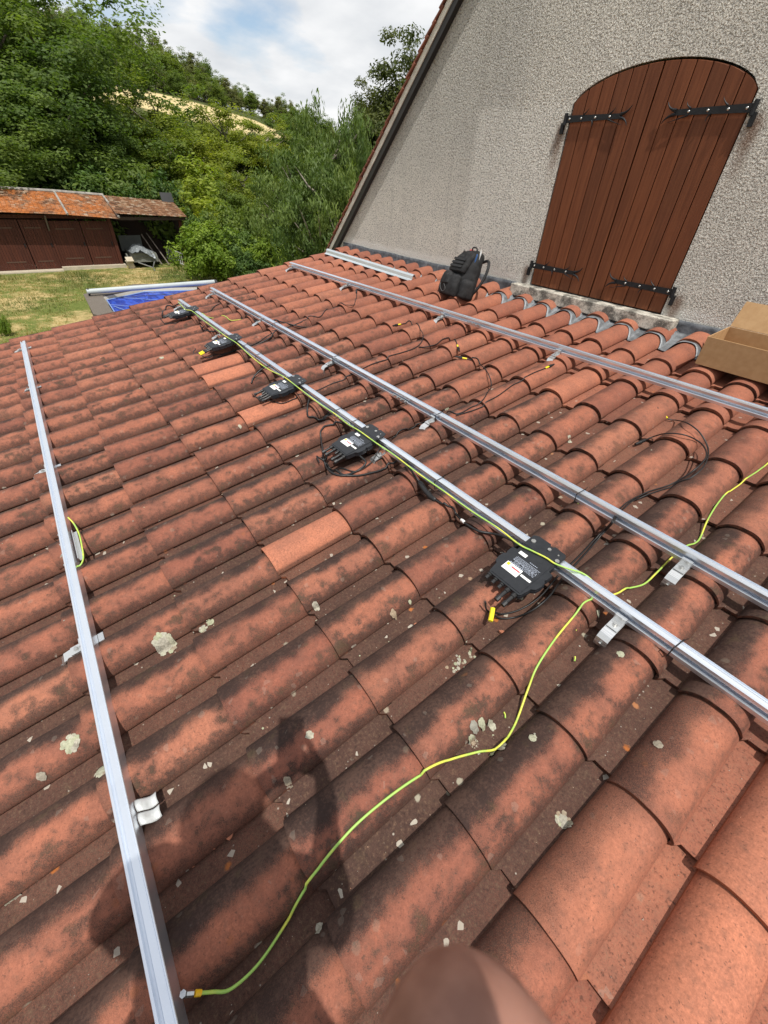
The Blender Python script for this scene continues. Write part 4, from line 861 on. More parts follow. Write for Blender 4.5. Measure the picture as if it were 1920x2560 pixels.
# ---------------------------------------------------------------- ground, lawn and hillside (one sheet to the horizon)
def kslope(az):
    return float(np.interp(az, [-180, -100, -60, -10, 10, 17, 24, 28, 33, 40, 60, 90, 180], [0, 0, .2, .3, .31, .289, .255, .22, .17, .10, .03, 0, 0]))
def ground_z(X, Y):
    dx, dy = -(X - CAM.x), Y - CAM.y; d = hypot(dx, dy); az = math.degrees(atan2(dy, dx)); k = kslope(az)
    t = max(0, d - 33); e = t * t / (t + 4) if t > 0 else 0
    r = d - 74
    if r > 0: e -= r * .6 if r < 40 else 24 + (r - 40)
    z = GZ + k * max(e, 0)
    if d > 36: z += .5 * mnoise.noise((X * .05, Y * .05, 3))
    return z
mb = MB(); ds = list(np.concatenate([[.5, 3, 6], np.arange(9, 36, 1.5), np.arange(36, 130, 2.5), [140, 180, 250, 400, 700, 1200, 2200, 3500]])); azs = np.radians(np.linspace(-180, 180, 181))
def gfn(a, d):
    X, Y = CAM.x - d * cos(a), CAM.y + d * sin(a); return (X, Y, ground_z(X, Y))
mb.grid(gfn, azs, ds)
k = NT('ground'); co = k.co(); ps = k.sep(co); f = k.noise(co, .42, 7, .62, .3); g = k.noise(co, 14, 5, .7); h = k.noise(co, 2.2, 5, .65)
straw = k.mix(k.ss(g, .3, .7), (.36, .27, .115), (.50, .385, .19)); green = k.mix(k.ss(g, .3, .7), (.075, .105, .022), (.17, .19, .050))
lawn = k.mix(k.ss(k.ma('ADD', f, k.ma('MULTIPLY', k.ma('SUBTRACT', h, .5), .5)), .45, .63), green, straw)
dd = k.n('ShaderNodeVectorMath', operation='LENGTH'); sb = k.n('ShaderNodeVectorMath', operation='SUBTRACT'); k.put(sb.inputs[0], co); sb.inputs[1].default_value = (CAM.x, CAM.y, 0); k.put(dd.inputs[0], sb.outputs[0]); D = dd.outputs['Value']
bandm = k.ma('MULTIPLY', k.ss(k.ma('ADD', D, k.ma('MULTIPLY', k.ma('SUBTRACT', f, .5), 6)), 66, 68), k.ss(D, 75, 73.5))
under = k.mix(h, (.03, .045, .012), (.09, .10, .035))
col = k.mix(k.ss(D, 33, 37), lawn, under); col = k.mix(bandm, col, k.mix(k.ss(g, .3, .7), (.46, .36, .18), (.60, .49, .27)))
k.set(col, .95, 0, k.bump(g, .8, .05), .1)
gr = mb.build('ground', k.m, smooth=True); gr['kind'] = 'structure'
# grass tufts on the lawn that the photo shows
mb = MB(); lf = []
for i in range(15000):
    a = radians(random.uniform(-6, 20)); d = random.uniform(16, 30) if random.random() < .8 else random.uniform(24, 30)
    X, Y = CAM.x - d * cos(a), CAM.y + d * sin(a)
    if -20.8 < X < -12.5 and .2 < Y < 6.6: continue
    if X < -27.6: continue
    gn = mnoise.noise((X * .42, Y * .42, 1)) + .5 * mnoise.noise((X * 1.6, Y * 1.6, 4)); 
    if gn < -.35 and random.random() < .6: continue
    hgt = random.uniform(.03, .08) * (1.5 if gn > .2 else 1) * (2.2 if X < -25.8 and gn > 0 else 1)
    for q in range(3):
        b = random.uniform(0, 6.28); w_ = random.uniform(.006, .012); ox, oy = random.gauss(0, .05), random.gauss(0, .05)
        tip = Vector((X + ox + cos(b) * hgt * .6, Y + oy + sin(b) * hgt * .6, GZ + hgt))
        mb.add([(X + ox - sin(b) * w_, Y + oy + cos(b) * w_, GZ), (X + ox + sin(b) * w_, Y + oy - cos(b) * w_, GZ), tip], [(0, 1, 2)]); lf += [min(1, max(0, .5 - gn * .8 + random.gauss(0, .2)))] * 3
ob = mb.build('grass', leaf_material('grass_blade', (.075, .115, .022), (.42, .33, .14), .3)); ob['kind'] = 'stuff'
at = ob.data.attributes.new('leaf', 'FLOAT', 'POINT'); at.data.foreach_set('value', lf)

# ---------------------------------------------------------------- shed with open bay
shed = thing('shed', 'long low wooden shed with dark red-brown doors, an open bay and a lichen-covered tile roof', 'shed', (-28.6, 2.6, GZ))
def shed_tiles():
    k = NT('old_flat_tiles'); co = k.co('Object'); ps = k.sep(co); isl = k.n('ShaderNodeNewGeometry').outputs['Random Per Island']
    f = k.noise(co, 1.3, 6, .65); g = k.noise(co, 7, 5, .7)
    c = k.ramp(isl, (0, (.10, .055, .036)), (.35, (.20, .105, .06)), (.7, (.26, .15, .09)), (1, (.34, .27, .20)))
    ol = k.ma('MULTIPLY', k.ss(k.ma('ADD', f, k.ma('MULTIPLY', k.ma('SUBTRACT', g, .5), .5)), .42, .56), k.ss(ps[1], 2.0, .5, .12, 1))
    c = k.mix(k.ma('MULTIPLY', ol, .66), c, k.mix(k.ss(g, .4, .6), (.52, .155, .025), (.36, .12, .035))); c = k.mix(k.ss(g, .60, .70, 0, .7), c, (.40, .38, .32)); c = k.mix(k.ss(g, .40, .30, 0, .8), c, (.035, .028, .022))
    return k.set(c, .9, 0, k.bump(g, .5, .02), .15)
ST = shed_tiles()
def tile_slope(name, ya, yb, e0, e1, r0, r1, xe=-28.0, xr=-30.2):
    # eave z e0->e1, ridge z r0->r1 between ya and yb
    mb = MB(); rows = 17
    for j in range(rows):
        y = ya - random.uniform(0, .16)
        while y < yb:
            y2 = min(y + .17, yb); yy = max(y, ya); 
            if y2 - yy > .02:
                q = []
                for t, dz in ((j / rows, .030), ((j + 1.25) / rows, .004)):
                    for yv in (yy + .004, y2 - .004):
                        s = (yv - ya) / (yb - ya); z = (e0 + (e1 - e0) * s) * (1 - t) + (r0 + (r1 - r0) * s) * t
                        q.append(Vector((xe + (xr - xe) * t, yv, z + dz + random.uniform(-.006, .006))))
                lo = [p - Vector((0, 0, .018)) for p in q]
                mb.add([q[0], q[1], q[3], q[2], lo[0], lo[1]], [(0, 1, 2, 3), (4, 5, 1, 0)])
            y = y2
    return mb.build(name, ST, shed)
tile_slope('roof', -5.0, 1.88, -.60, -.79, .18, -.02); tile_slope('roof', 1.90, 4.10, -.80, -.95, -.02, -.12); tile_slope('roof', 3.95, 7.40, -.725, -.85, -.10, -.28)
mb = MB()
for a, b in (((-27.97, 1.89, -.755), (-30.2, 1.86, .02)), ((-27.97, 4.06, -.86), (-30.2, 3.95, -.06))): mb.tube([a, b], .05, 6)
mb.tube([(-30.2, -5, .21), (-30.2, 1.88, .02), (-30.2, 3.98, -.08)], .07, 7); mb.build('ridge_mortar', simple('grey_mortar', (.30, .28, .25), .9, 0, .5, 6, .5, .02), shed)
def wood_board(name, c): return wood_material(name, c, tuple(x * .6 for x in c), (2, 14, 2))
def door(y0, y1, z0, z1, X=-28.60):
    mb = MB(); n = max(4, int((y1 - y0) / .105)); wd = (y1 - y0) / n
    for i in range(n): mb.box((X, y0 + (i + .5) * wd, (z0 + z1) / 2), (.03, wd - .010, z1 - z0))
    d = mb.build('door', SHED_WOOD, shed)
    mb = MB()
    for z in (z0 + .35, z1 - .32): mb.box((X + .020, (y0 + y1) / 2 - .05, z), (.008, (y1 - y0) * .62, .05))
    mb.build('hinge_band', simple('rusty_band', (.10, .055, .035), .7, .2, .4, 12, 0), d)
    mb = MB(); mb.box((X + .026, y1 - .07, (z0 + z1) / 2), (.02, .05, .16)); mb.build('latch', IRON, d)
for y0, y1, zb in ((-4.0, -2.72, -3.06), (-2.70, -1.46, -3.06), (-1.42, -.17, -3.06), (-.14, .90, -3.06), (1.02, 2.30, -2.98), (2.33, 3.55, -2.98)): door(y0, y1, zb, -1.02 - .05 * (y0 > 1))
mb = MB(); mb.box((-28.62, -.2, -.90), (.10, 8.2, .14)); mb.box((-28.62, .96, -2.0), (.12, .10, 2.1)); mb.box((-28.62, 3.64, -2.0), (.14, .16, 2.2)); mb.box((-28.62, -1.44, -2.0), (.10, .04, 2.1)); mb.build('door_frame', SHED_WOOD, shed)
mb = MB(); mb.tube([(-28.2, .97, -.85), (-28.58, .95, -1.45)], .035, 6); mb.build('brace', GREYWOOD, shed)
mb = MB(); mb.box((-30.5, -.7, -1.7), (.12, 8.6, 2.8)); mb.box((-30.5, 5.6, -1.85), (.12, 3.9, 2.5)); mb.box((-29.55, 3.72, -1.9), (1.8, .06, 2.3)); mb.box((-29.5, -4.9, -1.8), (1.8, .1, 2.6)); mb.box((-29.6, 7.2, -1.75), (1.5, .06, 2.3)); mb.build('wall', simple('dark_planks', (.030, .018, .014), .9, 0, .4, 5, .3, .01), shed)
mb = MB()
for y, z in ((7.05, -.95), (5.2, -.9)): 
    if y > 7: mb.box((-28.35, y, (GZ + z) / 2), (.13, .13, z - GZ))
mb.build('post', SHED_WOOD, shed); mb = MB(); mb.box((-28.22, 5.7, -.93), (.10, 3.5, .13)); mb.build('eave_beam', simple('dark_beam', (.05, .032, .022), .85, 0, .3, 6, .2, .01), shed)
mb = MB(); mb.box((-29.2, -1.6, GZ + .02), (2.4, 5.0, .06)); mb.build('slab', CONC, shed); mb = MB(); mb.box((-28.9, 2.35, GZ + .065), (1.25, 2.9, .15)); mb.build('door_step', CONC, shed)
bb = MB(); bb.box((-30.1, 7.1, -.10), (.06, .62, .46), Matrix.Rotation(radians(-24), 3, 'Y')); tag(bb.build('black_panel', simple('black_sheet', (.015, .016, .018), .6, 0, .2, 3, 0), org=(-29.9, 6.75, -.25)), 'small dark tilted panel sticking up behind the right end of the shed roof', 'panel')
# trailer
tr = thing('trailer', 'small grey wooden trailer parked under the open bay of the shed', 'trailer', (-28.6, 4.8, GZ))
TG = simple('trailer_board', (.16, .165, .14), .8, 0, .4, 5, .3, .01)
mb = MB()
for c, d in (((-27.95, 4.75, -2.62), (.05, 1.16, .40)), ((-29.7, 4.75, -2.62), (.05, 1.16, .40)), ((-28.82, 4.19, -2.62), (1.75, .04, .40)), ((-28.82, 5.31, -2.62), (1.75, .04, .40)), ((-28.82, 4.75, -2.81), (1.8, 1.1, .04)), ((-27.91, 4.75, -2.60), (.03, 1.12, .03)), ((-27.91, 4.75, -2.80), (.06, 1.3, .05))): mb.box(c, d)
mb.build('load_box', TG, tr); mb = MB(); mb.tube([(-27.9, 4.35, -2.84), (-26.65, 4.75, -2.92), (-27.9, 5.15, -2.84)], .03, 6); mb.build('drawbar', simple('zinc_bar', (.40, .41, .40), .5, .5, .3, 8, 0), tr)
mb = MB(); mb.tube([(-26.75, 4.78, -2.90), (-26.7, 4.80, -3.06)], .02, 6); mb.sphere((-26.7, 4.80, -3.05), (.06, .03, .06), 8, 6); mb.build('jockey_wheel', simple('zinc_dark', (.3, .3, .3), .5, .5, .3, 8, 0), tr)
for y in (4.02, 5.48):
    mb = MB(); mb.tube([(-28.8, y - .06, -2.84), (-28.8, y + .06, -2.84)], .26, 16); whl = mb.build('wheel', RUBBER, tr); mb = MB(); mb.tube([(-28.8, y - .07, -2.84), (-28.8, y + .07, -2.84)], .13, 12); mb.build('rim', simple('rim_grey', (.35, .35, .34), .5, .3, .2, 8, 0), whl)
    mb = MB(); mb.tube([(-28.8 + .31 * cos(a), y, -2.84 + .31 * sin(a)) for a in np.linspace(0, pi, 9)], .04, 6); mb.build('mudguard', TG, tr)
mb = MB(); us = np.linspace(0, 1, 22)
def tarp(u, v):
    y = 4.15 + u * 1.1; x = -28.9 + v * 1.15; z = -2.40 + .30 * sin(pi * min(1, u * 1.1)) * (1 - v * .6) + .07 * mnoise.noise((u * 6, v * 6, 2)) + .04 * mnoise.noise((u * 15, v * 13, 7))
    if v > .8 and u > .4: z -= (v - .8) * 2.0 * (u - .3)
    return (x, y, z)
mb.grid(tarp, us, us); ob = mb.build('tarpaulin', simple('grey_tarp', (.20, .22, .23), .35, .1, .35, 3, .6, .03), org=(-28.3, 4.7, -2.4)); tag(ob, 'crumpled shiny grey tarpaulin heaped on the trailer', 'tarpaulin')
mb = MB(); mb.box((-29.6, 4.55, -2.15), (.05, 1.1, .75), Matrix.Rotation(radians(12), 3, 'Y')); tag(mb.build('grey_sheet', simple('sheet_grey', (.11, .12, .12), .7, 0, .3, 3, 0), org=(-29.6, 4.55, -2.5)), 'grey sheet standing upright behind the trailer in the dark bay', 'sheet')
ladder = thing('ladder', 'pale grey ladder lying on its side by the right post of the open bay', 'ladder', (-28.8, 6.5, GZ))
LM = simple('ladder_alu', (.55, .56, .55), .5, .3, .2, 8, 0); A, B = Vector((-30.1, 6.35, -2.98)), Vector((-27.8, 6.62, -3.02)); U = Vector((0, .04, .52))
for off in (Vector((0, 0, 0)), U): mb = MB(); mb.tube([A + off, B + off], .028, 6); mb.build('side_rail', LM, ladder)
for i in range(9): mb = MB(); p = A + (B - A) * (i + .5) / 9; mb.tube([p, p + U], .02, 6); mb.build('rung', LM, ladder)
for i, (a, b) in enumerate((((-28.4, 5.62, -3.05), (-29.6, 5.2, -1.75)), ((-28.2, 5.95, -3.05), (-29.7, 5.5, -1.7)))):
    mb = MB(); mb.tube([a, b], .04, 4); tag(mb.build('pole', GREYWOOD, org=a), ('thin pole leaning in the dark bay, the one nearer the trailer', 'thin pole leaning in the dark bay, the one nearer the ladder')[i], 'pole', 'poles leaning in the shed bay')
mb = MB(); mb.box((-28.0, 3.95, GZ + .2), (.25, .28, .40), Matrix.Rotation(.3, 3, 'X')); mb.box((-27.85, 3.95, GZ + .42), (.34, .34, .06), Matrix.Rotation(.5, 3, 'Y')); tag(mb.build('stone_block', CONC, org=(-28, 3.95, GZ)), 'pale broken block standing between the step and the trailer', 'block')

# ---------------------------------------------------------------- raised pool
pool = thing('pool', 'raised eight-sided pool with a weathered timber deck and a bright blue cover', 'pool', (-17, 3.2, GZ))
oct_ = [(-13.6, 1.7), (-16.15, .55), (-19.2, .70), (-20.35, 2.6), (-19.7, 5.3), (-17.6, 6.4), (-14.6, 5.9), (-13.0, 3.9)]
PCX, PCY = -16.85, 3.35
def inset(kf): return [(PCX + (x - PCX) * kf, PCY + (y - PCY) * kf) for x, y in oct_]
def ring(name, pa, pb, za, zb, m):
    mb = MB(); n = len(pa); mb.add([(p[0], p[1], za) for p in pa] + [(p[0], p[1], zb) for p in pb], [(i, (i + 1) % n, n + (i + 1) % n, n + i) for i in range(n)]); return mb.build(name, m, pool)
mb = MB(); o, i_ = oct_, inset(.80); n = 8
vs = [(p[0], p[1], -2.50) for p in o] + [(p[0], p[1], -2.50) for p in i_] + [(p[0], p[1], -2.55) for p in o] + [(p[0], p[1], -2.55) for p in i_]
fs = []
for q in range(n): r = (q + 1) % n; fs += [(q, r, n + r, n + q), (2 * n + q, q + 0, r, 2 * n + r)[::-1], (n + q, n + r, 3 * n + r, 3 * n + q)[::-1]]
mb.add(vs, fs); mb.build('deck', GREYWOOD, pool); ring('side_wall', inset(.985), inset(.985), GZ, -2.55, simple('pool_planks', (.075, .065, .058), .8, 0, .4, 5, .4, .02))
ring('liner', inset(.80), inset(.79), -2.55, -2.85, simple('cream_liner', (.62, .58, .48), .6, 0, .1, 3, 0))
k = NT('blue_cover'); co = k.co(); wv = k.noise(k.co(scale=(1.2, 4, 1)), 1.2, 4, .5, 1.0); f = k.noise(co, 6, 4)
BLUE = k.set(k.mix(k.ss(wv, .4, .62), (.010, .030, .26), (.03, .085, .50)), .35, 0, k.bump(wv, .6, .08), .5)
mb = MB(); pts = inset(.775); ctr = (PCX, PCY, -2.58)
mb.grid(lambda u, v: (PCX + (np.interp(u, range(9), [p[0] for p in pts + pts[:1]]) - PCX) * v, PCY + (np.interp(u, range(9), [p[1] for p in pts + pts[:1]]) - PCY) * v, -2.67 + .025 * mnoise.noise((u * 3, v * 5, 1)) - .03 * (1 - v)), np.linspace(0, 8, 49), np.linspace(.02, 1, 12)); mb.build('cover', BLUE, pool, smooth=True)
ringp = []; mb = MB(); P = [(p[0], p[1], -2.645) for p in inset(.77)]; mb.tube(P + P[:1], .022, 6)
for a, b in (((-17.9, 1.3), (-14.9, 5.1)), ((-16.5, 1.2), (-14.2, 4.6)), ((-18.8, 1.9), (-16.2, 5.9)), ((-19.3, 2.9), (-17.8, 5.8))): mb.tube(smooth_path([(a[0], a[1], -2.645), ((a[0] + b[0]) / 2 + .3, (a[1] + b[1]) / 2, -2.65), (b[0], b[1], -2.645)], 5), .009, 5)
mb.tube(smooth_path([(-17.6, 1.35, -2.64), (-16.9, 1.6, -2.64), (-16.9, 2.2, -2.64), (-17.6, 2.7, -2.64)], 5), .014, 5); mb.build('cover_rope', simple('pale_rope', (.20, .30, .55), .6, 0, .1, 20, 0), pool)
rl = thing('cover_roller', 'pale grey roller tube lying across the pool above the blue cover', 'roller', (-18.85, 2.8, -2.45)); mb = MB(); mb.tube([(-18.78, .80, -2.36), (-18.90, 5.4, -2.36)], .085, 12); mb.build('tube', simple('grey_plastic', (.42, .46, .46), .5, 0, .1, 3, 0), rl, smooth=True, angle=50)
for y in (.84, 5.36):
    mb = MB(); mb.tube([(-18.80, y - .02, -2.36), (-18.80, y + .05, -2.36)], .098, 12); mb.box((-18.8, y + .01, -2.44), (.06, .05, .13)); mb.build('end_bracket', RUBBER, rl)

# ---------------------------------------------------------------- trees and shrubs
LM_ = {'dark': leaf_material('leaf_dark', (.058, .112, .022), (.165, .230, .052), .48), 'mid': leaf_material('leaf_mid', (.070, .122, .020), (.185, .245, .050), .42), 'light': leaf_material('leaf_light', (.12, .175, .020), (.27, .31, .045), .45),
       'yellow': leaf_material('leaf_yellow', (.17, .24, .025), (.36, .40, .06), .45), 'peach': leaf_material('leaf_peach', (.046, .092, .018), (.19, .255, .066), .38), 'conif': leaf_material('leaf_hornbeam', (.040, .062, .016), (.135, .150, .036), .38),
       'bush': leaf_material('leaf_bush', (.10, .18, .018), (.25, .335, .042), .42), 'bush2': leaf_material('leaf_laurel', (.050, .105, .022), (.13, .205, .055), .38), 'olive': leaf_material('leaf_olive', (.085, .105, .036), (.20, .205, .075), .40)}
BARK = simple('bark', (.10, .078, .058), .9, 0, .4, 12, .6, .01); BARK2 = simple('pale_bark', (.24, .21, .17), .9, 0, .4, 12, .5, .01)
def proto(name, seed, kind, rx, rz, cz, ncl, per, leaf, aspect=.5, cr=.30, flat=.7, droop=0., up=.5, gap=.35, lobes=.35, spike=0, bark=BARK, stem=.02, limbs=12):
    # unit tree, height 1: crown ellipsoid centre cz, half-height rz, half-width rx
    r_ = np.random.default_rng(seed); cs = []
    tries = 0
    while len(cs) < ncl and tries < 9000:
        tries += 1; p = r_.normal(size=3); p /= np.linalg.norm(p); rad = r_.random() ** .42
        lob = 1 + lobes * mnoise.noise((p[0] * 1.7 + seed, p[1] * 1.7, p[2] * 1.7)) * 1.6
        if mnoise.noise((p[0] * 2.6 * rad + seed * 3, p[1] * 2.6 * rad, p[2] * 2.6 * rad)) < gap - .62: continue
        q = np.array([p[0] * rx, p[1] * rx, p[2] * rz]) * rad * lob; tz = q[2] / rz
        q[:2] *= (1 - spike * max(0, tz)) ; q[2] += cz
        if q[2] < .04: continue
        cs.append(q)
    cs = np.array(cs); V = []; LV = []; mean = np.array([0, 0, cz])
    n = len(cs) * per; ci = np.repeat(np.arange(len(cs)), per)
    csz = cr * rx * r_.uniform(.65, 1.3, len(cs))
    off = r_.normal(size=(n, 3)); off /= np.maximum(1e-6, np.linalg.norm(off, axis=1))[:, None]; off *= (r_.random(n) ** .5)[:, None] * np.array([1, 1, flat])
    pos = cs[ci] + off * csz[ci][:, None]; 
    nrm = off * .9 + (pos - mean) / rx * .35 + r_.normal(size=(n, 3)) * .55 + np.array([0, 0, up]); nrm /= np.linalg.norm(nrm, axis=1)[:, None]
    ax = r_.normal(size=(n, 3)) + np.array([0, 0, -droop * 2.5]); ax -= nrm * (ax * nrm).sum(1)[:, None]; ax /= np.maximum(1e-6, np.linalg.norm(ax, axis=1))[:, None]
    if droop: ax = ax * (1 - droop) + np.array([0, 0, -droop]); ax /= np.linalg.norm(ax, axis=1)[:, None]
    bx_ = np.cross(nrm, ax); bx_ /= np.maximum(1e-6, np.linalg.norm(bx_, axis=1))[:, None]; ls = leaf * r_.uniform(.6, 1.35, n)[:, None]
    P = np.stack([pos - ax * ls * .5, pos + bx_ * ls * aspect * .5 - ax * ls * .08 + nrm * ls * .06, pos + ax * ls * .5, pos - bx_ * ls * aspect * .5 - ax * ls * .08 + nrm * ls * .06], 1).reshape(-1, 3)
    zk = .985 / np.percentile(P[:, 2], 99.8); P[:, 2] *= zk; cs[:, 2] *= zk
    clr = r_.random(len(cs)); lr = np.clip(clr[ci] * .55 + r_.random(n) * .45, 0, 1)
    me = bpy.data.meshes.new('crown'); me.vertices.add(4 * n); me.vertices.foreach_set('co', P.astype(np.float32).ravel()); me.loops.add(4 * n); me.loops.foreach_set('vertex_index', np.arange(4 * n, dtype=np.int32))
    me.polygons.add(n); me.polygons.foreach_set('loop_start', np.arange(0, 4 * n, 4, dtype=np.int32)); me.polygons.foreach_set('loop_total', np.full(n, 4, dtype=np.int32)); me.update()
    at = me.attributes.new('leaf', 'FLOAT', 'POINT'); at.data.foreach_set('value', np.repeat(lr, 4).astype(np.float32)); me.materials.append(LM_[kind]); me['rx'] = float(np.percentile(np.hypot(P[:, 0], P[:, 1]), 96))
    mb = MB(); top = cz + rz * .55; wob = [(r_.normal() * .012, r_.normal() * .012) for _ in range(6)]; tp = [(wob[i][0] * i, wob[i][1] * i, top * i / 5) for i in range(6)]
    mb.tube([(0, 0, -.03)] + tp[1:], [stem * 1.25] + [stem * (1 - .16 * i) for i in range(1, 6)], 7)
    for i in r_.choice(len(cs), min(limbs, len(cs)), replace=False):
        c = cs[i]; z0 = max(.05, min(top * .9, c[2] - .25 * abs(r_.normal()) * .5 - .5 * hypot(c[0], c[1]))); 
        a = (0, 0, z0); m_ = (c[0] * .5, c[1] * .5, z0 + (c[2] - z0) * .35); mb.tube([a, m_, tuple(c)], [stem * .5, stem * .34, stem * .10], 5)
    tm = bpy.data.meshes.new('trunk'); tm.from_pydata([tuple(v) for v in mb.v], [], mb.f); tm.materials.append(bark)
    return (tm, me)
PR = {
 'dense': proto('dense', 1, 'dark', .34, .40, .58, 230, 170, .0150, .6, .21, .75, 0, .5, .44, .45),
 'dense2': proto('dense2', 2, 'dark', .36, .42, .56, 220, 180, .0155, .6, .22, .75, 0, .5, .43, .55),
 'mid': proto('mid', 3, 'mid', .36, .42, .56, 170, 130, .0200, .6, .21, .8, 0, .5, .44, .5, bark=BARK2),
 'light': proto('light', 4, 'light', .36, .44, .55, 170, 110, .0200, .6, .20, .8, 0, .5, .44, .5, bark=BARK2, limbs=24),
 'light2': proto('light2', 14, 'light', .34, .46, .53, 170, 110, .0205, .6, .21, .8, 0, .5, .43, .6, bark=BARK2, limbs=24),
 'olive': proto('olive', 5, 'olive', .30, .47, .52, 90, 110, .026, .55, .24, 1.0, 0, .4, .46, .5, .3, bark=BARK2, stem=.014, limbs=26),
 'ridge': proto('ridge', 6, 'mid', .30, .47, .52, 80, 110, .028, .6, .27, 1.0, 0, .4, .45, .6, .25, stem=.016),
 'peach': proto('peach', 7, 'peach', .36, .46, .54, 210, 95, .031, .28, .19, 1.0, .5, .25, .44, .5, bark=BARK2, limbs=34),
 'peach2': proto('peach2', 17, 'peach', .34, .47, .53, 200, 95, .033, .28, .20, 1.1, .5, .25, .44, .55, bark=BARK2, limbs=34),
 'tall': proto('tall', 8, 'conif', .25, .45, .54, 260, 200, .0165, .5, .30, .6, .25, .4, .37, .55, .42, limbs=26),
 'sapling': proto('sapling', 9, 'yellow', .16, .46, .54, 60, 60, .034, .55, .45, 1.0, 0, .3, .42, .5, .5, bark=BARK2, stem=.012),
 'bush': proto('bush', 10, 'bush', .62, .50, .48, 130, 110, .060, .5, .20, 1.2, 0, .9, .34, .35, stem=.02),
 'bush2': proto('bush2', 11, 'bush2', .62, .50, .48, 130, 110, .062, .5, .22, 1.0, 0, .5, .34, .4, stem=.02),
 'scrub': proto('scrub', 12, 'mid', .65, .50, .46, 110, 100, .065, .5, .26, .9, 0, .4, .40, .5, stem=.02),
}
def pix(x, y, d):
    # a direction given by the place it has in the photo (1659 x 2212) and a level distance
    r = RT * ((x * 1.15732 - 960) / 1026.68) + DN * ((y * 1.15732 - 1280) / 1026.68) + FW; return CAM + r * (d / hypot(r.x, r.y))
first = {}
def tree(kind, xc, ytop, wpx, d, label, group, name='tree', base=None, cat='tree'):
    top = pix(xc, ytop, d); gz = ground_z(top.x, top.y) if base is None else base
    H = max(.6, top.z - gz); wid = wpx / 887 * (top - CAM).length * .97 / 1.0
    tm, cm = PR[kind]; rx = cm['rx']; sxy = wid / (2 * rx)
    t = thing(name, label, cat, (top.x, top.y, gz), group, (0, 0, random.uniform(0, 6.28)), local=True); t.scale = (sxy, sxy * random.uniform(.9, 1.1), H / .985)
    for nme, m in (('trunk' if name == 'tree' else 'stems', tm), ('crown' if name == 'tree' else 'foliage', cm)):
        o = bpy.data.objects.new(nme, m); COL.objects.link(o); o.parent = t
    return t
G1, G2, G3, G4, G5 = 'trees behind the shed', 'trees along the hilltop', 'garden trees right of the shed', 'shrubs behind the shed roof', 'shrubs in front of the garden trees'
# large dark trees at the left
for i, a in enumerate([('dense', 30, -130, 310, 42), ('dense', -90, -60, 300, 40), ('dense2', 10, 70, 270, 38), ('dense', 68, 130, 170, 40), ('dense2', 55, 215, 250, 36.5), ('dense', 150, 235, 170, 38), ('dense', -70, 200, 260, 36)]):
    tree(*a, ['tallest dark green tree, rising highest over the shed', 'dark tree in the corner under the tallest one', 'dense dark tree in the middle of the dark mass over the shed', 'dark green tree left of the bright yellow-green crowns', 'low dark tree just above the left end of the shed roof', 'low dark tree above the middle of the shed roof', 'low dark tree at the outer end of the shed'][i], G1)
# bright centre trees
for i, a in enumerate([('light', 315, 160, 175, 45), ('light2', 250, 195, 120, 47), ('light', 235, 290, 130, 39), ('light2', 345, 270, 150, 40), ('light', 425, 208, 110, 49), ('light2', 480, 228, 120, 46), ('light', 570, 250, 130, 48), ('mid', 395, 235, 110, 52), ('light2', 425, 300, 140, 40), ('mid', 300, 330, 120, 37), ('light', 520, 330, 140, 37), ('mid', 600, 250, 110, 54), ('mid', 470, 370, 120, 34)]):
    tree(*a, ['tallest yellow-green tree, right of the dark mass and in front of the dry strip', 'yellow-green tree at the left end of the dry straw strip', 'yellow-green tree beside the dark hollow above the shed', 'broad light green tree in the centre of the bright group', 'light green tree standing before a gap of the dry strip', 'wide bright green tree above the slim sapling, to its right', 'bright green tree at the right end of the dry strip', 'mid green tree between two gaps of the dry strip', 'light green tree right above the slim sapling', 'mid green tree over the right part of the shed roof', 'bright tree over the dark hollow right of the sapling', 'mid green tree where the dry strip ends at the right', 'mid green tree right of the slim sapling, low down'][i], G1)
tree('sapling', 422, 338, 80, 31.5, 'slim yellowish sapling rising right of the shed roof', G3)
tree('sapling', 452, 430, 80, 29.5, 'short yellowish sapling at the foot of the slim one', G3)
for i, a in enumerate([('peach', 640, 262, 170, 25), ('peach2', 712, 222, 150, 24), ('peach', 772, 250, 120, 24.5), ('peach2', 690, 330, 190, 22), ('peach', 600, 345, 140, 27), ('peach2', 760, 360, 120, 21), ('mid', 590, 400, 120, 29), ('tall', 862, 70, 185, 33), ('tall', 800, 165, 120, 35), ('tall', 905, 95, 120, 36), ('tall', 780, 215, 100, 33)]):
    tree(*a, ['long-leaved tree left of the tallest long-leaved shoots', 'long-leaved tree whose thin shoots reach into the sky', 'long-leaved tree standing next to the gable edge', 'broad long-leaved tree in front, its twigs hanging over the shrubs', 'long-leaved tree at the left of its row, next to the bright trees', 'low long-leaved tree touching the gable verge', 'mid green tree between the sapling and the long-leaved trees', 'tall ragged tree with drooping branches, highest beside the gable', 'ragged dark tree with a side branch into the sky, left of the tallest ragged one', 'ragged dark tree partly hidden by the gable verge', 'dark ragged tree behind the long-leaved shoots'][i], G3)
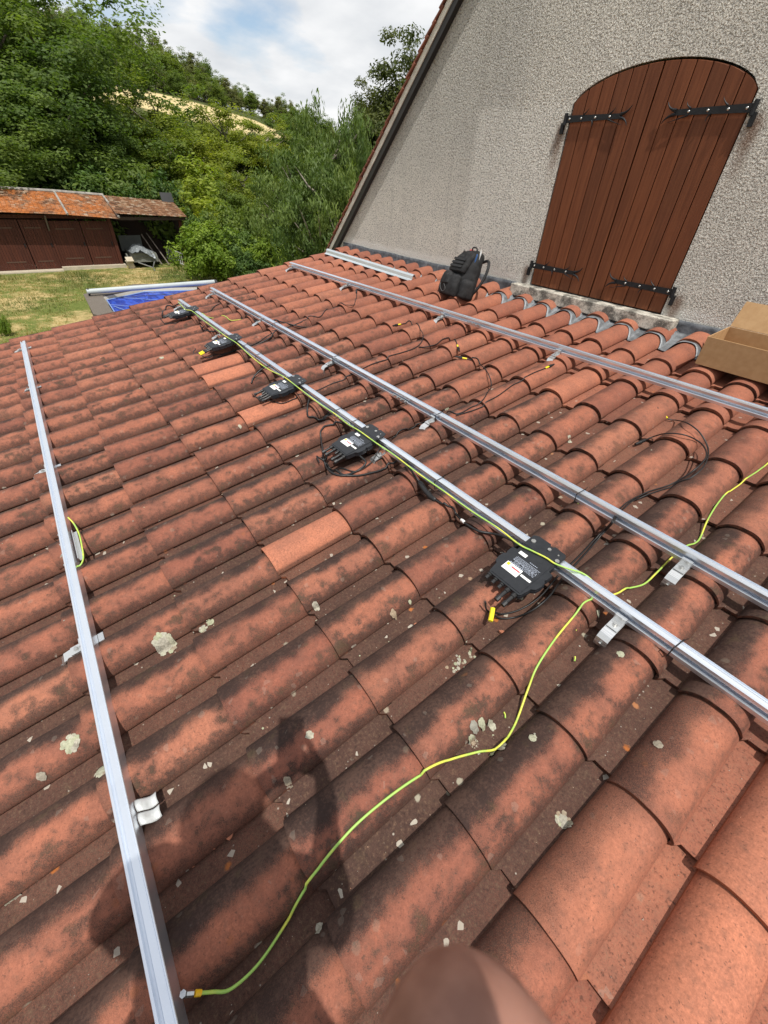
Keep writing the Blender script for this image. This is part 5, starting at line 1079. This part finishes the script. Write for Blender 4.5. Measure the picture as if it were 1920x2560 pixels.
# shrubs
for i, a in enumerate([('scrub', 30, 330, 190, 34.2), ('bush2', 150, 345, 170, 33.8), ('scrub', 240, 352, 150, 34), ('bush2', 320, 372, 120, 33.5), ('scrub', 95, 315, 160, 35.5), ('scrub', 370, 395, 80, 33)]):
    tree(*a, ['green shrub behind the left end of the shed roof', 'dark shrub behind the shed roof, over the left door', 'green shrub over the orange-tiled middle of the shed', 'dark shrub over the seam of the open bay', 'taller shrub in the dark hollow behind the shed', 'small shrub beside the dark panel on the shed'][i], G4, 'shrub', cat='shrub')
for i, a in enumerate([('bush', 452, 480, 120, 24.6), ('bush2', 515, 494, 95, 24.8), ('bush', 575, 496, 95, 24.6), ('bush2', 620, 494, 80, 24.2), ('bush', 625, 520, 60, 23.5), ('bush2', 425, 455, 70, 28.5), ('scrub', 500, 440, 110, 28), ('scrub', 570, 455, 110, 28), ('bush', 655, 520, 60, 23), ('scrub', 640, 450, 110, 26), ('bush2', 700, 500, 90, 22), ('bush', 490, 540, 70, 24.2), ('bush2', 540, 545, 80, 23.8)]):
    tree(*a, ['bright feathery green bush nearest the open bay', 'dark glossy bush between two bright feathery ones', 'bright feathery bush in the middle of the shrub row', 'dark glossy bush below the long-leaved tree', 'small bright bush near the verge of the tiled roof', 'dark shrub beside the post of the open bay', 'green scrub above the bright feathery bush', 'green scrub above the middle of the shrub row', 'small bright bush at the right end of the shrub row', 'scrub in the shade under the long-leaved trees', 'dark bush by the foot of the gable', 'low bright bush at the lawn edge', 'low dark bush next to the tiled verge'][i], G5, 'shrub', base=GZ, cat='shrub')
# scattered low scrub on the slope so no bare ground shows between crowns
for i in range(26):
    az = random.uniform(-4, 36); d = random.uniform(38, 61); a = radians(az); X, Y = CAM.x - d * cos(a), CAM.y + d * sin(a)
    el = np.interp(az, [-5, 10, 17, 24, 33, 40], [4.9, 4.9, 4.3, 3.4, 3.0, 3.0]); zt = CAM.z + d * math.tan(radians(el - random.uniform(.3, 1.8))); gz = ground_z(X, Y)
    if zt - gz < .8: continue
    t = thing('shrub', 'small wild shrub on the slope behind the shed, mostly hidden by crowns', 'shrub', (X, Y, gz), 'wild shrubs on the slope', (0, 0, random.uniform(0, 6)), local=True); H = min(3.6, zt - gz); t.scale = (H * random.uniform(.8, 1.2),) * 2 + (H,)
    for nme, m in zip(('stems', 'foliage'), PR[random.choice(['scrub', 'scrub', 'bush2', 'bush'])]):
        o = bpy.data.objects.new(nme, m); COL.objects.link(o); o.parent = t
# hilltop line
ridge_el = lambda az: float(np.interp(az, [-30, 0, 8, 12.5, 13.5, 16, 18.5, 20.5, 22, 25, 27.5, 32.3, 36, 45], [10, 10, 10, 9.6, 8.9, 8.7, 8.5, 7.8, 6.9, 6.2, 5.7, 4.3, 4.0, 4.0])) + .05
az = -1.0; i = 0
while az < 37:
    for d0 in (79, 87, 96):
        d = d0 + random.uniform(-3, 3); aa = radians(az + random.uniform(-.6, .6)); X, Y = CAM.x - d * cos(aa), CAM.y + d * sin(aa); gz = ground_z(X, Y)
        el = ridge_el(math.degrees(aa)) - {79: 1.4, 87: .5, 96: 0}[d0] + random.uniform(-.6, .5); H = CAM.z + d * math.tan(radians(el)) - gz
        if H < 1.2: continue
        t = thing('tree', 'one of the small mid green trees lined up along the hilltop against the sky', 'tree', (X, Y, gz), G2, (0, 0, random.uniform(0, 6)), local=True); wd = random.uniform(3.4, 5.8) * min(1, H / 4.5); t.scale = (wd / .62, wd / .62, H / .985)
        for nme, m in zip(('trunk', 'crown'), PR[random.choice(['ridge', 'ridge', 'olive', 'olive', 'mid', 'ridge'])]):
            o = bpy.data.objects.new(nme, m); COL.objects.link(o); o.parent = t
    az += 1.05
# young leafy weed at the left edge of the lawn
tree('bush', 8, 712, 22, 17.6, 'small bright weed with broad leaves at the left edge of the lawn', None, 'weed', GZ, 'plant')
for o in bpy.data.objects:
    if '_org' in o: del o['_org']
